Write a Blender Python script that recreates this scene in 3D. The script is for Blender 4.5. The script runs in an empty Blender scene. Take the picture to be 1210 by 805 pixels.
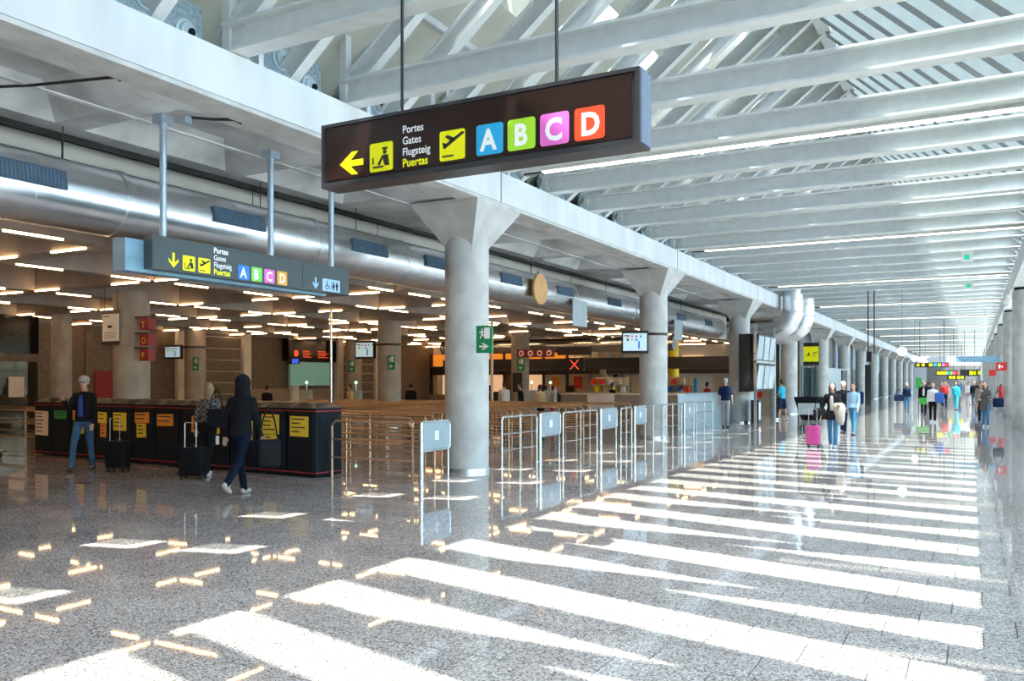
import bpy, bmesh, math, random
from mathutils import Vector, Matrix, Euler
random.seed(7)
S = bpy.context.scene
COL = S.collection
PI = math.pi

# ---------------------------------------------------------------- camera
cam = bpy.data.cameras.new('camera')
cam.sensor_width = 36.0
cam.lens = 997.0 / 1210.0 * 36.0
cam.shift_y = 48.5 / 1210.0
cam.clip_start = 0.1
cam.clip_end = 600
camo = bpy.data.objects.new('camera', cam)
COL.objects.link(camo)
camo.location = (0, 0, 1.7)
TH = math.atan(545.0 / 997.0)
camo.rotation_euler = (PI / 2, 0, TH)
S.camera = camo
# ---------------------------------------------------------------- world
W = bpy.data.worlds.new('sky'); S.world = W; W.use_nodes = True
wn = W.node_tree
for n in list(wn.nodes): wn.nodes.remove(n)
sky = wn.nodes.new('ShaderNodeTexSky'); sky.sky_type = 'NISHITA'; sky.sun_disc = False
sky.sun_elevation = math.radians(70); sky.sun_rotation = math.radians(145); sky.dust_density = 2.0; sky.air_density = 1.2
bg = wn.nodes.new('ShaderNodeBackground'); bg.inputs[1].default_value = 1.35
wo = wn.nodes.new('ShaderNodeOutputWorld')
wn.links.new(sky.outputs[0], bg.inputs[0]); wn.links.new(bg.outputs[0], wo.inputs[0])
# ---------------------------------------------------------------- sun
sl = bpy.data.lights.new('sun', 'SUN'); sl.energy = 17.0; sl.angle = math.radians(0.55); sl.color = (1.0, 0.97, 0.92)
so = bpy.data.objects.new('sun', sl); COL.objects.link(so); so.location = (10, -10, 40)
so.rotation_euler = Vector((-0.206, 0.29, -1.0)).to_track_quat('-Z', 'Y').to_euler()
# ---------------------------------------------------------------- exposure
S.view_settings.view_transform = 'Standard'; S.view_settings.look = 'None'
S.view_settings.gamma = 1.0; S.view_settings.use_curve_mapping = False
S.view_settings.exposure = 0.16
S.cycles.max_bounces = 9; S.cycles.diffuse_bounces = 5; S.cycles.glossy_bounces = 4
S.cycles.transparent_max_bounces = 12; S.cycles.transmission_bounces = 4
S.cycles.caustics_reflective = False; S.cycles.caustics_refractive = False
S.cycles.sample_clamp_indirect = 6.0
S.cycles.use_denoising = True

# ---------------------------------------------------------------- materials
def mat(name, col, rough=0.5, metal=0.0, var=0.06, scale=6.0, bump=0.0, bscale=40.0, spec=0.5, stretch=None, coat=0.0):
    m = bpy.data.materials.new(name); m.use_nodes = True
    nt = m.node_tree; p = nt.nodes['Principled BSDF']
    p.inputs['Roughness'].default_value = rough; p.inputs['Metallic'].default_value = metal
    p.inputs['Specular IOR Level'].default_value = spec; p.inputs['Coat Weight'].default_value = coat
    tc = nt.nodes.new('ShaderNodeTexCoord'); mp = nt.nodes.new('ShaderNodeMapping')
    nt.links.new(tc.outputs['Object'], mp.inputs[0])
    if stretch: mp.inputs['Scale'].default_value = stretch
    n = nt.nodes.new('ShaderNodeTexNoise'); n.inputs['Scale'].default_value = scale; n.inputs['Detail'].default_value = 5
    nt.links.new(mp.outputs[0], n.inputs[0])
    r = nt.nodes.new('ShaderNodeValToRGB')
    lo = [max(0, c * (1 - var * 2)) for c in col]; hi = [min(1, c * (1 + var * 2)) for c in col]
    r.color_ramp.elements[0].position = 0.3; r.color_ramp.elements[1].position = 0.7
    r.color_ramp.elements[0].color = (*lo, 1); r.color_ramp.elements[1].color = (*hi, 1)
    nt.links.new(n.outputs[0], r.inputs[0]); nt.links.new(r.outputs[0], p.inputs['Base Color'])
    if bump:
        n2 = nt.nodes.new('ShaderNodeTexNoise'); n2.inputs['Scale'].default_value = bscale
        nt.links.new(mp.outputs[0], n2.inputs[0])
        b = nt.nodes.new('ShaderNodeBump'); b.inputs['Strength'].default_value = bump; b.inputs['Distance'].default_value = 0.01
        nt.links.new(n2.outputs[0], b.inputs['Height']); nt.links.new(b.outputs[0], p.inputs['Normal'])
    return m

def emit(name, col, st):
    m = bpy.data.materials.new(name); m.use_nodes = True; nt = m.node_tree
    p = nt.nodes['Principled BSDF']; p.inputs['Base Color'].default_value = (*col, 1)
    p.inputs['Emission Color'].default_value = (*col, 1); p.inputs['Emission Strength'].default_value = st
    return m

def glass(name, tint=(0.9, 0.97, 0.97), refl=0.10):
    m = bpy.data.materials.new(name); m.use_nodes = True; nt = m.node_tree
    for n in list(nt.nodes): nt.nodes.remove(n)
    o = nt.nodes.new('ShaderNodeOutputMaterial'); mx = nt.nodes.new('ShaderNodeMixShader')
    t = nt.nodes.new('ShaderNodeBsdfTransparent'); t.inputs[0].default_value = (*tint, 1)
    g = nt.nodes.new('ShaderNodeBsdfGlossy'); g.inputs['Roughness'].default_value = 0.03
    lw = nt.nodes.new('ShaderNodeLayerWeight'); lw.inputs[0].default_value = 0.25
    ma = nt.nodes.new('ShaderNodeMath'); ma.operation = 'MULTIPLY_ADD'; ma.inputs[1].default_value = 0.6; ma.inputs[2].default_value = refl
    ma.use_clamp = True
    nt.links.new(lw.outputs['Fresnel'], ma.inputs[0]); nt.links.new(ma.outputs[0], mx.inputs[0])
    nt.links.new(t.outputs[0], mx.inputs[1]); nt.links.new(g.outputs[0], mx.inputs[2]); nt.links.new(mx.outputs[0], o.inputs[0])
    return m

def terrazzo():
    m = bpy.data.materials.new('terrazzo'); m.use_nodes = True; nt = m.node_tree; p = nt.nodes['Principled BSDF']
    g = nt.nodes.new('ShaderNodeNewGeometry')
    v = nt.nodes.new('ShaderNodeTexVoronoi'); v.inputs['Scale'].default_value = 95
    nt.links.new(g.outputs['Position'], v.inputs['Vector'])
    sx = nt.nodes.new('ShaderNodeSeparateColor'); nt.links.new(v.outputs['Color'], sx.inputs[0])
    r = nt.nodes.new('ShaderNodeValToRGB'); cr = r.color_ramp
    cols = [(0.0, (0.10, 0.08, 0.07)), (0.17, (0.26, 0.215, 0.19)), (0.42, (0.42, 0.36, 0.32)), (0.70, (0.55, 0.48, 0.435)), (0.9, (0.68, 0.62, 0.57))]
    cr.elements[0].position = 0; cr.elements[0].color = (*cols[0][1], 1)
    cr.elements[1].position = cols[-1][0]; cr.elements[1].color = (*cols[-1][1], 1)
    for pos, c in cols[1:-1]:
        e = cr.elements.new(pos); e.color = (*c, 1)
    nt.links.new(sx.outputs[0], r.inputs[0])
    n = nt.nodes.new('ShaderNodeTexNoise'); n.inputs['Scale'].default_value = 0.8; n.inputs['Detail'].default_value = 3
    nt.links.new(g.outputs['Position'], n.inputs[0])
    hs = nt.nodes.new('ShaderNodeHueSaturation')
    mr = nt.nodes.new('ShaderNodeMapRange'); mr.inputs[1].default_value = 0.3; mr.inputs[2].default_value = 0.7; mr.inputs[3].default_value = 0.9; mr.inputs[4].default_value = 1.1
    nt.links.new(n.outputs[0], mr.inputs[0])
    oi = nt.nodes.new('ShaderNodeObjectInfo'); m2 = nt.nodes.new('ShaderNodeMapRange'); m2.inputs[3].default_value = 0.93; m2.inputs[4].default_value = 1.07
    nt.links.new(oi.outputs['Random'], m2.inputs[0])
    mm = nt.nodes.new('ShaderNodeMath'); mm.operation = 'MULTIPLY'
    nt.links.new(mr.outputs[0], mm.inputs[0]); nt.links.new(m2.outputs[0], mm.inputs[1])
    nt.links.new(mm.outputs[0], hs.inputs['Value']); nt.links.new(r.outputs[0], hs.inputs['Color'])
    nt.links.new(hs.outputs[0], p.inputs['Base Color'])
    p.inputs['Roughness'].default_value = 0.035; p.inputs['IOR'].default_value = 1.5
    return m

def plaid():
    m = bpy.data.materials.new('plaid_cloth'); m.use_nodes = True; nt = m.node_tree; p = nt.nodes['Principled BSDF']
    tc = nt.nodes.new('ShaderNodeTexCoord'); c = nt.nodes.new('ShaderNodeTexChecker'); c.inputs['Scale'].default_value = 22
    c.inputs[1].default_value = (0.03, 0.03, 0.032, 1); c.inputs[2].default_value = (0.20, 0.175, 0.16, 1)
    nt.links.new(tc.outputs['Object'], c.inputs[0]); nt.links.new(c.outputs[0], p.inputs['Base Color']); p.inputs['Roughness'].default_value = 0.9
    return m

M = dict(
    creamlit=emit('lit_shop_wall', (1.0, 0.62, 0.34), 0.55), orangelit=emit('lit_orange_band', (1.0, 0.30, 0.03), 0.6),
    terrazzo=terrazzo(), grout=mat('dark_joint', (0.06, 0.055, 0.05), 0.8),
    lane_steel=mat('steel_warm_reflection', (0.66, 0.47, 0.32), 0.30, metal=0.9), concrete=mat('cast_concrete', (0.54, 0.54, 0.52), 0.75, var=0.09, scale=2.2, bump=0.25, bscale=25),  # lane steel: warm reflected light painted into the base colour
    soffit=mat('smooth_concrete', (0.66, 0.67, 0.67), 0.38, var=0.16, scale=1.3, bump=0.15, bscale=9),
    fascia=mat('pale_concrete', (0.66, 0.67, 0.665), 0.5, var=0.05, scale=1.5, stretch=(1, 1, 0.25)),
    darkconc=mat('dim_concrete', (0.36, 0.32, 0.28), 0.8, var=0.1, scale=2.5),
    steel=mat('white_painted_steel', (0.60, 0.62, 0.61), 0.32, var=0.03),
    rafter=mat('shade_toned_rafter', (0.23, 0.255, 0.26), 0.4, var=0.03), deck=mat('beige_roof_panel', (0.46, 0.45, 0.385), 0.7, var=0.05, scale=1.5),  # rafter: white steel darkened, shade put into its colour
    nozzle_panel=mat('galvanised_panel', (0.36, 0.44, 0.48), 0.5, metal=0.3, var=0.14, scale=20),
    nozzle=mat('pale_nozzle', (0.55, 0.64, 0.68), 0.4),
    black=mat('black_plastic', (0.012, 0.012, 0.014), 0.4), darkgap=mat('dark_rubber_and_shade', (0.02, 0.02, 0.02), 0.8),  # rubber pads and joints, also the painted shade at the slab edge gap
    galv=mat('spiral_duct_metal', (0.80, 0.84, 0.88), 0.27, metal=1.0, var=0.05, scale=4, bump=0.06, bscale=3),
    chrome=mat('brushed_steel', (0.62, 0.65, 0.68), 0.25, metal=1.0, var=0.03),
    pole=mat('aluminium_pole', (0.45, 0.55, 0.64), 0.35, metal=0.6, var=0.03),
    grille=mat('blue_grey_grille', (0.06, 0.11, 0.17), 0.5),
    grilleslat=mat('grille_slat', (0.10, 0.17, 0.25), 0.4),
    sign_brown=mat('brown_sign_face', (0.024, 0.011, 0.008), 0.22, var=0.03, spec=0.3),
    sign_frame=mat('dark_bronze_frame', (0.030, 0.028, 0.032), 0.3),
    sign_side=mat('slate_sign_side', (0.10, 0.13, 0.19), 0.4),
    sign_grey=mat('slate_grey_sign', (0.055, 0.075, 0.085), 0.35, var=0.03),
    sign_blue=mat('pale_blue_sign_end', (0.20, 0.36, 0.48), 0.4),
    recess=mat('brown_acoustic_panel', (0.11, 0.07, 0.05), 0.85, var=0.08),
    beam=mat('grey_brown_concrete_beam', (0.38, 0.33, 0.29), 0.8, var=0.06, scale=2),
    wallbeige=mat('beige_render', (0.74, 0.70, 0.63), 0.8, var=0.04, scale=1.2),
    wallbrown=mat('brown_wall', (0.16, 0.12, 0.09), 0.7, var=0.1), wallblack=mat('dark_glass_cladding', (0.006, 0.006, 0.007), 0.15, spec=0.2),
    cream=mat('cream_shop_panel', (0.72, 0.58, 0.40), 0.7), orange=mat('orange_shop_band', (0.85, 0.28, 0.02), 0.6),
    wood=mat('tan_counter_laminate', (0.30, 0.22, 0.17), 0.45, var=0.05), bluegrey=mat('blue_grey_counter_side', (0.42, 0.50, 0.54), 0.4, var=0.04),
    bin=mat('navy_black_recycled_plastic', (0.008, 0.012, 0.018), 0.5, var=0.1, spec=0.15), bintop=mat('domed_lid_plastic', (0.05, 0.045, 0.04), 0.33),
    redline=mat('red_trim', (0.45, 0.02, 0.03), 0.5),
    yellow=mat('yellow_print', (1.0, 0.93, 0.0), 0.45, var=0.02), yellowpaper=mat('yellow_paper', (0.85, 0.60, 0.05), 0.7, var=0.03),
    orangepaper=mat('orange_paper', (0.80, 0.28, 0.04), 0.7, var=0.03), whitepaper=mat('pinkish_white_paper', (0.75, 0.60, 0.52), 0.7, var=0.03),
    greenpaper=mat('green_paper', (0.03, 0.30, 0.05), 0.7, var=0.03), paper=mat('white_paper', (0.8, 0.82, 0.82), 0.7, var=0.02),
    ink=mat('dark_print', (0.02, 0.015, 0.015), 0.7), white=mat('white_print', (0.97, 0.97, 0.97), 0.5, var=0.01),
    sblue=mat('sky_blue_tile', (0.02, 0.42, 0.78), 0.45, var=0.02), slime=mat('lime_tile', (0.42, 0.80, 0.03), 0.45, var=0.02),
    spink=mat('pink_tile', (0.85, 0.16, 0.62), 0.45, var=0.02), sred=mat('red_tile', (0.90, 0.05, 0.01), 0.45, var=0.02),
    sorange=mat('amber_tile', (0.90, 0.40, 0.03), 0.45, var=0.02), spale=mat('pale_blue_tile', (0.38, 0.62, 0.90), 0.45, var=0.02),
    sgreen2=mat('fresh_green_tile', (0.25, 0.75, 0.12), 0.45, var=0.02), sblue2=mat('royal_blue_tile', (0.02, 0.22, 0.70), 0.45, var=0.02),
    green=mat('exit_green', (0.0, 0.26, 0.10), 0.4, var=0.02), red=mat('signal_red', (0.60, 0.02, 0.02), 0.4, var=0.03),
    board=mat('grey_blue_board', (0.34, 0.42, 0.47), 0.4, metal=0.2, var=0.03),
    skin=mat('skin', (0.55, 0.32, 0.23), 0.55), hair_dark=mat('dark_brown_hair', (0.03, 0.015, 0.01), 0.6), hair_blonde=mat('blonde_hair', (0.30, 0.19, 0.095), 0.6, var=0.3, scale=9, stretch=(8, 8, 0.6)),
    hair_grey=mat('grey_hair', (0.45, 0.42, 0.4), 0.7), hair_red=mat('auburn_hair', (0.14, 0.04, 0.02), 0.6),
    jean=mat('blue_denim', (0.035, 0.10, 0.19), 0.85, var=0.15), jeanlight=mat('mid_blue_denim', (0.05, 0.20, 0.36), 0.85, var=0.12),
    cblack=mat('black_cloth', (0.010, 0.010, 0.013), 0.9, spec=0.15), cdark=mat('dark_navy_cloth', (0.005, 0.009, 0.022), 0.9, spec=0.15), cnavy=mat('navy_cloth', (0.010, 0.02, 0.06), 0.9, spec=0.15), cgrey=mat('grey_cloth', (0.36, 0.33, 0.35), 0.9),
    ccyan=mat('cyan_cloth', (0.03, 0.45, 0.60), 0.9), cwhite=mat('white_cloth', (0.75, 0.75, 0.78), 0.9), cgreen=mat('green_cloth', (0.05, 0.38, 0.06), 0.9),
    cred=mat('red_cloth', (0.50, 0.03, 0.04), 0.9), ccream=mat('cream_cloth', (0.42, 0.36, 0.31), 0.9), cyellow=mat('pale_yellow_cloth', (0.65, 0.50, 0.25), 0.9),
    cblue=mat('bright_blue_cloth', (0.02, 0.07, 0.30), 0.9), cpink=mat('pink_cloth', (0.60, 0.05, 0.25), 0.9),
    plaid=plaid(), shoe=mat('dark_shoe', (0.06, 0.06, 0.08), 0.6), shoew=mat('white_shoe', (0.65, 0.65, 0.66), 0.6),
    pinkcase=mat('pink_hard_shell', (0.58, 0.07, 0.30), 0.3), case=mat('black_fabric_case', (0.008, 0.009, 0.012), 0.7, spec=0.15),
    blueback=mat('blue_backpack', (0.03, 0.12, 0.42), 0.8), apron=mat('apron_concrete', (0.62, 0.62, 0.60), 0.9),
    facade=mat('pale_facade', (0.62, 0.68, 0.72), 0.5), louvre=mat('grey_brown_louvre', (0.20, 0.19, 0.19), 0.6), yellowcol=mat('yellow_column_paint', (0.80, 0.60, 0.01), 0.5),
    disc=mat('wooden_disc', (0.72, 0.42, 0.18), 0.6), maroon=mat('maroon_panel', (0.25, 0.01, 0.02), 0.5),
    glass=glass('clear_glass'), glass_smoke=glass('smoked_glass', (0.42, 0.38, 0.30), 0.03), glass_green=glass('green_tinted_glass', (0.72, 0.86, 0.86), 0.12),
    warm=emit('warm_tube', (1.0, 0.62, 0.30), 19.0), tube=emit('white_tube', (1.0, 0.93, 0.80), 2.6), globe=emit('globe_glow', (1.0, 0.97, 0.85), 1.6),
    screen=emit('lit_screen', (0.55, 0.74, 0.82), 0.42), screenblue=emit('blue_screen', (0.04, 0.12, 0.9), 0.8), redled=emit('red_display', (0.9, 0.08, 0.03), 1.0),
    greenled=emit('green_lamp', (0.4, 1.0, 0.6), 2.0), exitlit=emit('lit_green', (0.02, 0.55, 0.25), 0.5), adlit=emit('lit_advert', (0.25, 0.55, 0.5), 0.12),
)

# ---------------------------------------------------------------- builders
class B:
    def __init__(s): s.bm = bmesh.new()
    def box(s, x0, x1, y0, y1, z0, z1, rot=None, piv=None):
        r = bmesh.ops.create_cube(s.bm, size=1.0)['verts']
        c = Vector(((x0 + x1) / 2, (y0 + y1) / 2, (z0 + z1) / 2)); d = (abs(x1 - x0), abs(y1 - y0), abs(z1 - z0))
        for v in r: v.co = Vector((v.co.x * d[0], v.co.y * d[1], v.co.z * d[2])) + c
        if rot:
            p = Vector(piv) if piv else c
            for v in r: v.co = rot @ (v.co - p) + p
        return s
    def rbox(s, x0, x1, y0, y1, z0, z1, bev=0.02, seg=2):
        t = bmesh.new(); r = bmesh.ops.create_cube(t, size=1.0)['verts']
        for v in r: v.co = Vector(((x0 + x1) / 2 + v.co.x * (x1 - x0), (y0 + y1) / 2 + v.co.y * (y1 - y0), (z0 + z1) / 2 + v.co.z * (z1 - z0)))
        bmesh.ops.bevel(t, geom=t.edges[:] + t.verts[:], offset=bev, segments=seg, affect='EDGES', profile=0.5)
        s.merge(t); return s
    def merge(s, t):
        me = bpy.data.meshes.new('t'); t.to_mesh(me); t.free(); s.bm.from_mesh(me); bpy.data.meshes.remove(me)
    def cyl(s, p0, p1, r, n=12, r2=None, cap=True):
        p0 = Vector(p0); p1 = Vector(p1); d = p1 - p0; L = d.length
        if L < 1e-6: return s
        res = bmesh.ops.create_cone(s.bm, cap_ends=cap, segments=n, radius1=r, radius2=r if r2 is None else r2, depth=L)['verts']
        q = d.to_track_quat('Z', 'Y').to_matrix(); c = (p0 + p1) / 2
        for v in res: v.co = q @ v.co + c
        return s
    def tube(s, pts, r, n=8):
        for a, b in zip(pts[:-1], pts[1:]): s.cyl(a, b, r, n)
        for a in pts[1:-1]: s.ball(a, (r, r, r), 6)
        return s
    def ball(s, c, rad, n=12, rot=None):
        res = bmesh.ops.create_uvsphere(s.bm, u_segments=n, v_segments=max(4, n // 2 + 1), radius=1.0)['verts']
        for v in res:
            w = Vector((v.co.x * rad[0], v.co.y * rad[1], v.co.z * rad[2]))
            v.co = (rot @ w if rot else w) + Vector(c)
        return s
    def loft(s, rings, cap=True):
        R = [[s.bm.verts.new(p) for p in ring] for ring in rings]
        n = len(R[0])
        for a, b in zip(R[:-1], R[1:]):
            for i in range(n): s.bm.faces.new((a[i], a[(i + 1) % n], b[(i + 1) % n], b[i]))
        if cap:
            s.bm.faces.new(R[0][::-1]); s.bm.faces.new(R[-1])
        return s
    def ell(s, secs, n=14):           # elliptical rings (cx, cy, z, rx, ry)
        return s.loft([[(cx + rx * math.cos(2 * PI * i / n), cy + ry * math.sin(2 * PI * i / n), z) for i in range(n)] for cx, cy, z, rx, ry in secs])
    def capsule(s, p0, p1, r0, r1, n=10):
        s.cyl(p0, p1, r0, n, r1); s.ball(p0, (r0,) * 3, n); s.ball(p1, (r1,) * 3, n); return s
    def prism(s, pts, h, mtx=None):   # polygon in local xy extruded along z by h
        a = [Vector((p[0], p[1], 0)) for p in pts]; b = [Vector((p[0], p[1], h)) for p in pts]
        if mtx: a = [mtx @ v for v in a]; b = [mtx @ v for v in b]
        va = [s.bm.verts.new(v) for v in a]; vb = [s.bm.verts.new(v) for v in b]; n = len(va)
        for i in range(n): s.bm.faces.new((va[i], va[(i + 1) % n], vb[(i + 1) % n], vb[i]))
        s.bm.faces.new(va[::-1]); s.bm.faces.new(vb); return s
    def build(s, name, m, parent=None, smooth=False, kind=None, local=False):
        bmesh.ops.recalc_face_normals(s.bm, faces=s.bm.faces[:])
        me = bpy.data.meshes.new(name)
        if parent is not None and not local:
            off = parent.location.copy(); pp = parent.parent
            while pp: off += pp.location; pp = pp.parent
            for v in s.bm.verts: v.co -= off
        s.bm.to_mesh(me); s.bm.free()
        if smooth:
            for p in me.polygons: p.use_smooth = True
            if hasattr(me, 'set_sharp_from_angle'): me.set_sharp_from_angle(angle=math.radians(40))
        me.materials.append(M[m] if isinstance(m, str) else m)
        o = bpy.data.objects.new(name, me); COL.objects.link(o)
        if parent is not None: o.parent = parent
        if kind: o['kind'] = kind
        return o

def tag(o, label, cat, group=None):
    o['label'] = label; o['category'] = cat
    if group: o['group'] = group
    return o
def thing(name, label, cat, loc=(0, 0, 0), rz=0.0, group=None):
    o = bpy.data.objects.new(name, None); o.empty_display_size = 0.1; COL.objects.link(o)
    o.location = loc; o.rotation_euler = (0, 0, rz); return tag(o, label, cat, group)
def dup(root, loc=None, label=None, group=None, rz=None):
    r = root.copy(); COL.objects.link(r)
    if loc is not None: r.location = loc
    if rz is not None: r.rotation_euler = (0, 0, rz)
    if label: r['label'] = label
    if group: r['group'] = group
    for ch in list(root.children):
        c = ch.copy(); COL.objects.link(c); c.parent = r
        for g in list(ch.children):
            d = g.copy(); COL.objects.link(d); d.parent = c
    return r
ORD = ['first', 'second', 'third', 'fourth', 'fifth', 'sixth', 'seventh', 'eighth', 'ninth', 'tenth', 'eleventh', 'twelfth', 'thirteenth', 'fourteenth', 'fifteenth', 'sixteenth', 'seventeenth', 'eighteenth', 'nineteenth', 'twentieth']
def ordn(i):
    if i < 20: return ORD[i]
    t_ = ['twenty', 'thirty', 'forty', 'fifty', 'sixty'][(i + 1) // 10 - 2]; u_ = (i + 1) % 10
    return t_ + '-' + ORD[u_ - 1] if u_ else {'twenty': 'twentieth', 'thirty': 'thirtieth', 'forty': 'fortieth', 'fifty': 'fiftieth', 'sixty': 'sixtieth'}[t_]
def snap(y): return -5.56 + PERIOD * round((y + 5.56) / PERIOD)
PERIOD = 10.73 / 5
CP = [13.75 + 10.73 * k for k in range(-1, 13)]      # column positions along the hall
YN, YF = -7.0, 150.0
FX = -7.75                                            # hall face of the left edge beam
cs_, sn_ = math.cos(TH), math.sin(TH)
def inview(X, Y, Z, mar=0):
    f = -sn_ * X + cs_ * Y; r = cs_ * X + sn_ * Y
    if f < 0.5: return False
    px = 605 + 997 * r / f; py = 451 - 997 * (Z - 1.7) / f
    return -mar < px < 1210 + mar and -mar < py < 805 + mar

# ================================================================ SETTING
fl = B().box(-31, 2.6, YN, YF, -0.3, -0.004).build('floor', 'grout', kind='structure')
fl['label'] = 'polished speckled grey terrazzo floor of the concourse'
TX, TY = 0.6, 0.41
cells = []
nrow = int((YF - YN) / TY)
field = bmesh.new()
def addtile(bm, x0, x1, y0, y1):
    b = 0.004
    lo = [(x0, y0), (x1, y0), (x1, y1), (x0, y1)]
    v0 = [bm.verts.new((x, y, -0.004)) for x, y in lo]
    v1 = [bm.verts.new((x, y, 0)) for x, y in lo]
    bm.faces.new(v1)
    for i in range(4): bm.faces.new((v0[i], v0[(i + 1) % 4], v1[(i + 1) % 4], v1[i]))
for j in range(nrow):
    y0 = YN + j * TY
    if y0 > 45: break
    ox = 0.2 * (j % 3)
    for i in range(int(33.4 / TX)):
        x0 = -30.94 + i * TX + ox
        x1 = min(x0 + TX, 2.6)
        cells.append((x0, x1, y0, y0 + TY))
near = sorted([c for c in cells if inview((c[0] + c[1]) / 2, (c[2] + c[3]) / 2, 0)], key=lambda c: ((c[0] + c[1]) / 2) ** 2 + ((c[2] + c[3]) / 2) ** 2)[:290]
nearset = set(near)
tme = bmesh.new(); addtile(tme, 0.0035, TX - 0.0035, 0.0035, TY - 0.0035)
tmesh = bpy.data.meshes.new('tile'); bmesh.ops.recalc_face_normals(tme, faces=tme.faces[:]); tme.to_mesh(tmesh); tme.free(); tmesh.materials.append(M['terrazzo'])
for c in near:
    o = bpy.data.objects.new('tile', tmesh); COL.objects.link(o); o.parent = fl
    o.location = (c[0], c[2], random.uniform(-0.0004, 0.0)); 
for c in cells:
    if c not in nearset: addtile(field, c[0] + 0.0035, c[1] - 0.0035, c[2] + 0.0035, c[3] - 0.0035)
yend = cells[-1][3]
addtile(field, -30.9, 2.6, yend, YF)
bmesh.ops.recalc_face_normals(field, faces=field.faces[:])
fme = bpy.data.meshes.new('tile_field'); field.to_mesh(fme); field.free(); fme.materials.append(M['terrazzo'])
fo = bpy.data.objects.new('tile_field', fme); COL.objects.link(fo); fo.parent = fl; fo['kind'] = 'stuff'

B().box(2.75, 90, -60, 220, -0.4, -0.1).build('ground', 'apron', kind='structure')

# -- left edge beam (fascia), in bays with a joint at each column
tr = B().box(FX - 0.45, FX, YN, YF, 5.055, 5.62).build('trim_1', 'fascia', kind='structure'); tr['label'] = 'long pale concrete edge beam along the left side of the hall'
# lip under the beam
B().box(FX - 0.45, FX - 0.02, YN, YF, 5.0, 5.053).build('edge_lip', 'concrete', tr)
for y in CP:
    if y > 0: B().box(FX - 0.002, FX + 0.004, y - 0.012, y + 0.012, 5.06, 5.615).build('joint', 'darkgap', tr)
# -- coffered concrete soffit between edge beam and check-in hall
def coffer(b, x0, x1, y0, y1, zb, zt, ins):
    v = [b.bm.verts.new(p) for p in ((x0, y0, zb), (x1, y0, zb), (x1, y1, zb), (x0, y1, zb), (x0 + ins, y0 + ins, zt), (x1 - ins, y0 + ins, zt), (x1 - ins, y1 - ins, zt), (x0 + ins, y1 - ins, zt))]
    for a in ((0, 1, 5, 4), (1, 2, 6, 5), (2, 3, 7, 6), (3, 0, 4, 7), (4, 5, 6, 7)): b.bm.faces.new([v[i] for i in a])
sb = B()
def quad(b, *p): b.bm.faces.new([b.bm.verts.new(q) for q in p])
XL, XR, ZB = -10.8, FX - 0.45, 5.06
bays = []
for k in range(len(CP) - 1):
    a, c = CP[k] + 1.1, CP[k + 1] - 1.1
    n = 3; w = (c - a) / n
    for i in range(n): bays.append((a + i * w + 0.2, a + (i + 1) * w - 0.2))
prev = YN
xa, xb = XL + 0.35, XR - 0.35
quad(sb, (XL, YN, ZB), (xa, YN, ZB), (xa, YF, ZB), (XL, YF, ZB)); quad(sb, (xb, YN, ZB), (XR, YN, ZB), (XR, YF, ZB), (xb, YF, ZB))
for a, c in bays:
    quad(sb, (xa, prev, ZB), (xb, prev, ZB), (xb, a, ZB), (xa, a, ZB))
    coffer(sb, xa, xb, a, c, ZB, ZB + 0.34, 0.45); prev = c
quad(sb, (xa, prev, ZB), (xb, prev, ZB), (xb, YF, ZB), (xa, YF, ZB))
quad(sb, (XL, YN, ZB), (XL, YF, ZB), (XL, YF, 5.6), (XL, YN, 5.6)); quad(sb, (XL, YN, 5.6), (XL, YF, 5.6), (XR, YF, 5.6), (XR, YN, 5.6))
c1 = sb.build('ceiling', 'soffit', kind='structure'); c1['label'] = 'coffered concrete slab soffit beside the check-in hall'
# thin joint line on the soffit near the beam
B().box(-9.42, -9.34, YN, 60, 5.045, 5.062).build('rib', 'soffit', c1); B().box(-10.88, -10.80, YN, YF, 4.97, 5.3).build('gap_shade_strip', 'darkgap', c1)  # black strip drawn as the shade in the slab edge gap
# -- upstand wall of the check-in hall, dark gap, lid above coloured black for the gap's shade
w = B().box(-11.6, -11.3, YN, 44, 3.9, 5.9).build('wall_upper', 'wallbeige', kind='structure')
w['label'] = 'beige band wall behind the big round duct'
for i in range(14):
    B().box(-11.302, -11.297, YN + 3.6 * i, YN + 3.6 * i + 0.015, 3.95, 5.8).build('joint', 'darkgap', w)
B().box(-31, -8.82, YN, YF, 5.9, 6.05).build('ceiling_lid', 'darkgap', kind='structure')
# -- check-in hall ceiling: deep beam grid with brown panels
GX = [-12.27, -15.55, -19.75, -23.2, -27.4, -30.2]; GY = [-2.6, 1.2, 5.0, 8.85, 12.35, 16.5, 20.1, 24.4, 28.0, 32.2, 35.9, 40.0, 43.8, 47.8, 50.6]
cb = B(); bw = 0.22; ZC0, ZC1 = 3.86, 4.72
for gx in GX: cb.box(gx - bw, gx + bw, YN, 50.5, ZC0, ZC1 + 0.02)
for gy in GY:
    for i in range(len(GX)):
        xr = GX[i - 1] - bw if i else -11.62
        cb.box(GX[i] + bw, xr, gy - bw, gy + bw, ZC0, ZC1 + 0.02)
cc = cb.build('ceiling', 'beam', kind='structure'); cc['label'] = 'concrete beam grid ceiling over the check-in hall'
edges = [-11.62] + [g for g in GX]
for i in range(len(GX)):
    xr = GX[i - 1] - bw if i else -11.62
    xl = GX[i] + bw
    for j in range(len(GY) - 1):
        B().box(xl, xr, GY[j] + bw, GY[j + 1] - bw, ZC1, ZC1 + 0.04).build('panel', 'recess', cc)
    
B().box(-31, -11.6, YN, 50.5, ZC1 + 0.05, ZC1 + 0.2).build('ceiling_slab', 'darkconc', cc)
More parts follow.
